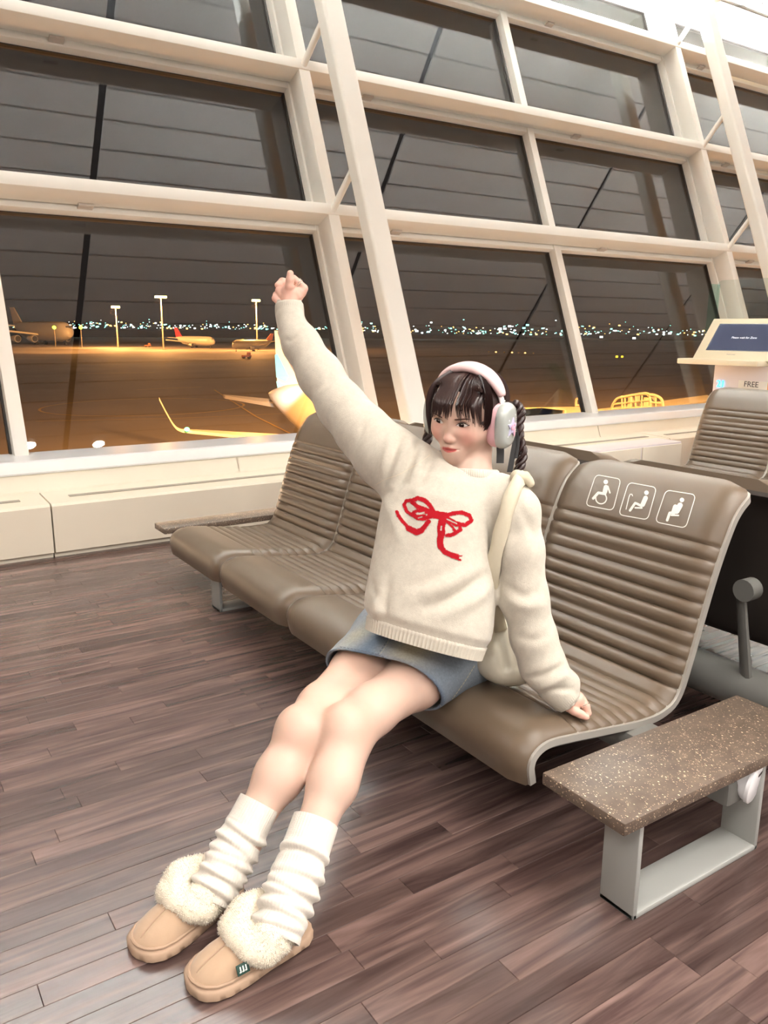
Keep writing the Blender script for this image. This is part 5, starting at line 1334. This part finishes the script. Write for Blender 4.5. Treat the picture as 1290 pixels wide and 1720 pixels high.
MB().grid(rows, close_v=True, capu=True).build('padded_band_cover', M_pinkp, hpn, angle=80)
# star motif on the outer cup
def cupf(x, z, l): return Hp(.074, -.004, -.012)+lL*HS*(.0358+l-.0035*((x/.03)**2+(z/.045)**2))+fF*HS*x+uU*HS*z
star = []
for k in range(10):
    a = math.pi/2+k*math.pi/5+.18; r = (.0235 if k % 2 == 0 else .0110); star.append((-.002+r*math.cos(a)*1.0, -.002+r*math.sin(a)))
m = MB(); m.add([cupf(x, z, .0030) for x, z in star]+[cupf(x, z, -.001) for x, z in star]+[cupf(-.002, -.002, .0042)], [(i, (i+1) % 10, 20) for i in range(10)]+[(i, (i+1) % 10, 10+(i+1) % 10, 10+i) for i in range(10)])
m.build('star_charm', M_star, hpn, smooth=False)
m = MB()
for (x0, z0, r0, r1) in ((.001, .000, .0075, .0075), (-.008, .004, .005, .004), (-.009, -.014, .0035, .011)): m.ellipsoid(cupf(x0, z0, .0042), np.array([.0012, r0, r1])*HS, 14, 6, HAX)
m.build('pink_charm', M_starp, hpn)
m = MB()
for (x0, z0, r0) in ((.014, .018, .003), (-.018, .024, .0032), (.016, -.020, .0026), (-.024, -.004, .003)):
    for a in (0, math.pi/2):
        d1 = np.array([math.cos(a), math.sin(a)])*r0; d2 = np.array([-math.sin(a), math.cos(a)])*r0*.25
        m.add([cupf(x0+d1[0], z0+d1[1], .002), cupf(x0+d2[0], z0+d2[1], .002), cupf(x0-d1[0], z0-d1[1], .002), cupf(x0-d2[0], z0-d2[1], .002)], [(0, 1, 2, 3)])
m.build('sparkle_print', M_glint, hpn, smooth=False)

M_tote = mat('satin_cream', (206, 200, 182), .38, noise=(8, .04, (1, 1, 1)), bump=(22, .5, .006)); M_strap = mat('cotton_strap', (196, 188, 166), .7, bump=(60, .4, .003))
bag = thing('tote_bag', 'cream satin shoulder bag on the seat behind the woman, strap over her shoulder', 'bag', tuple(P(850, 1120, 2.06)))
bv = Vol(P(850, 1090, 2.06)-.16, P(850, 1090, 2.06)+.16, .004)
for u, v, d, r in ((838, 1100, 2.06, .060), (862, 1108, 2.06, .055), (845, 1060, 2.08, .055), (868, 1075, 2.09, .05), (850, 1122, 2.06, .032), (872, 1122, 2.05, .028), (828, 1110, 2.05, .035)): bv.ell(P(u, v, d), (r*.9, r*.9, r*.85), k=.05)
for a, b in (((835, 1040), (850, 1120)), ((856, 1040), (872, 1118)), ((872, 1060), (882, 1110))): bv.cap(P(*a, 2.02), P(*b, 2.0), .004, .008, .02, 's')
V, F = bv.mesh(3); mesh_fast('bag_body', V, F, M_tote, bag)
pth = smoothpath([P(884, 800, 1.90), P(872, 808, 1.855), P(858, 838, 1.835), P(848, 872, 1.835), P(838, 910, 1.845), P(829, 950, 1.865), P(828, 985, 1.90), P(836, 1030, 1.96), P(842, 1060, 2.02)], 8)
rows = []
for i, p in enumerate(pth):
    t = nrm(pth[min(i+1, len(pth)-1)]-pth[max(i-1, 0)]); sd = nrm(np.cross(t, FWD)); w = .0165+.001*math.sin(i*.5); rows.append([p+sd*w+FWD*.004, p+sd*w*.4-FWD*(.002+.001*math.sin(i*.6)), p-sd*w*.3-FWD*.001, p-sd*w+FWD*.005, p-sd*w+FWD*.009, p+sd*w+FWD*.009])
MB().grid(rows, close_v=True, capu=True).build('strap', M_strap, bag, angle=80)
kn_ = Vol(P(878, 803, 1.89)-.07, P(878, 803, 1.89)+.07, .003)
for a, b, ra, rb_ in (((866, 800), (876, 803), .012, .012), ((874, 800), (888, 806), .012, .008), ((884, 797), (891, 812), .008, .010), ((868, 796), (864, 806), .009, .010)): kn_.cap(P(*a, 1.88), P(*b, 1.885), ra, rb_, .008)
V, F = kn_.mesh(2); mesh_fast('strap_knot', V, F, M_strap, bag)

# ================================================================== information counter with tilted screen
M_kiosk = mat('kiosk_cream', (238, 228, 200), .45); M_kbody = mat('kiosk_body', (226, 220, 222), .5); M_scr = mat('screen_glow', (30, 32, 46), .75, spec=.1, emit=(74, 78, 104), estr=.30)
M_bez = mat('screen_bezel', (30, 30, 38), .4); M_blueled = mat('blue_digits', (40, 190, 255), .4, emit=(50, 190, 255), estr=4.); M_kglass = glass_mat('screen_glass', (.93, .97, .96), 1.5, 1.2)
M_edge = glass_mat('glass_edge', (.80, .96, .93), 1.5, 1.2); M_txt = mat('screen_text', (220, 222, 230), .5, emit=(220, 222, 230), estr=.7); M_ink = mat('dark_ink', (70, 66, 70), .6); M_orange = mat('orange_sticker', (226, 140, 70), .5)
KX = 5.72; k0 = at(1140, 606, 0, KX)
kio = thing('kiosk', 'white information kiosk with tilted grey screen by the right window', 'kiosk', (KX+.25, 3.85, 0))
def KP(u, v, x=KX): return at(u, v, 0, x)
a, b = KP(1137, 604), KP(1272, 615); yl, yr = a[1], b[1]; zt = a[2]
MB().box((KX, yr, zt-.03), (KX+.16, yl, zt+.012), .008).build('tray', M_kiosk, kio)
sl0, sr0 = KP(1158, 600, KX+.10), KP(1268, 608, KX+.10); tl0 = KP(1197, 533, KX+.34)
ang = math.atan2(tl0[2]-sl0[2], .24); hgt = math.hypot(tl0[2]-sl0[2], .24); ex = np.array([0, -1., 0]); ey = np.array([math.cos(ang), 0, math.sin(ang)]); ez = np.cross(ex, ey)
ez = ez if ez[0] < 0 else -ez
wid = yl-.03-yr+.10; org = np.array([KX+.10, yl-.07, zt+.01])
fr2 = (org, (ex, ey, ez))
MB().box((0, 0, -.05), (wid, hgt, 0), .008, frame=fr2).build('screen_housing', M_kiosk, kio)
MB().box((.085, .085, -.002), (wid-.06, hgt-.055, .002), frame=fr2).build('screen_bezel', M_bez, kio, smooth=False)
MB().box((.092, .09, .001), (wid-.068, hgt-.062, .003), frame=fr2).build('screen', M_scr, kio, smooth=False)
def text_obj(body, name, org_, x_, y_, size, m, parent, depth=.0006):
    cu = bpy.data.curves.new(name, 'FONT'); cu.body = body; cu.size = size; cu.extrude = depth; cu.align_x = 'CENTER'; cu.align_y = 'CENTER'
    o = bpy.data.objects.new(name, cu); COL.objects.link(o); dg = bpy.context.evaluated_depsgraph_get(); me = bpy.data.meshes.new_from_object(o.evaluated_get(dg)); bpy.data.objects.remove(o)
    x_, y_ = nrm(x_), nrm(y_); z_ = np.cross(x_, y_); v = [np.asarray(org_)+p.co[0]*x_+p.co[1]*y_+p.co[2]*z_ for p in me.vertices]; f = [tuple(p.vertices) for p in me.polygons]
    return mesh_obj(name, v, f, m, parent, False)
text_obj('Please wait for Zone', 'screen_text', org+ex*wid*.47+ey*hgt*.52+ez*.0045, ex, ey, .026, M_txt, kio)
text_obj('Touch screen', 'housing_text', org+ex*wid*.42+ey*.05+ez*.002, ex, ey, .014, M_bracket, kio)
yb0, yb1 = KP(1197, 640, KX+.14)[1], yr-.35
MB().box((KX+.14, yb1, 0), (KX+.60, yb0, zt-.028), .015).build('pedestal', M_kbody, kio)
text_obj('21', 'blue_number', np.array([KX+.134, KP(1211, 645, KX+.14)[1], KP(1211, 645, KX+.14)[2]]), (0, -1, 0), (0, 0, 1), .075, M_blueled, kio, .002)
fp = KP(1262, 650, KX+.13); MB().box((KX+.125, fp[1]-.14, fp[2]-.06), (KX+.138, fp[1]+.11, fp[2]+.045), .003).build('notice_plate', M_white, kio)
text_obj('FREE', 'notice_text', np.array([KX+.1235, fp[1]-.0, fp[2]+.018]), (0, -1, 0), (0, 0, 1), .06, M_ink, kio)
MB().box((KX+.122, fp[1]-.16, fp[2]-.05), (KX+.138, fp[1]-.135, fp[2]+.04), .002).build('orange_sticker', M_orange, kio, smooth=False)
gl0, gt0 = KP(1201, 540, KX+.42), KP(1209, 471, KX+.42)
def rr_poly(x0, x1, y0, y1, r):
    o = []
    for cx, cy, a0 in ((x1-r, y1-r, 0), (x0+r, y1-r, 90)):
        for k in range(7): o.append((cx+r*math.cos(math.radians(a0+k*15)), cy+r*math.sin(math.radians(a0+k*15))))
    return o+[(x0, y0), (x1, y0)]
MB().prism(rr_poly(yr-.7, gl0[1]+.01, zt-.03, gt0[2], .05), KX+.42, KX+.432, axes=((0, 1, 0), (0, 0, 1), (1, 0, 0))).build('glass_screen', M_kglass, kio, smooth=False)
MB().prism(rr_poly(gl0[1]-.0, gl0[1]+.012, zt-.03, gt0[2]-.03, .005), KX+.32, KX+.445, axes=((0, 1, 0), (0, 0, 1), (1, 0, 0))).build('glass_edge', M_edge, kio, smooth=False)
# row of white service counters on the ledge side behind the seats
cab = thing('low_cabinet', 'low white cabinet with thin door joints, behind the headrest rims by the ledge', 'cabinet', (4.6, 4.0, 0))
MB().box((4.0, 3.98, 0), (5.45, 4.22, .30), .006).build('body', M_kbody, cab)
for k in range(3): MB().box((4.02+k*.48, 3.968, .03), (4.48+k*.48, 3.98, .285), .003).build('door', M_cream, cab)
for m_ in bpy.data.materials: m_.use_backface_culling = False
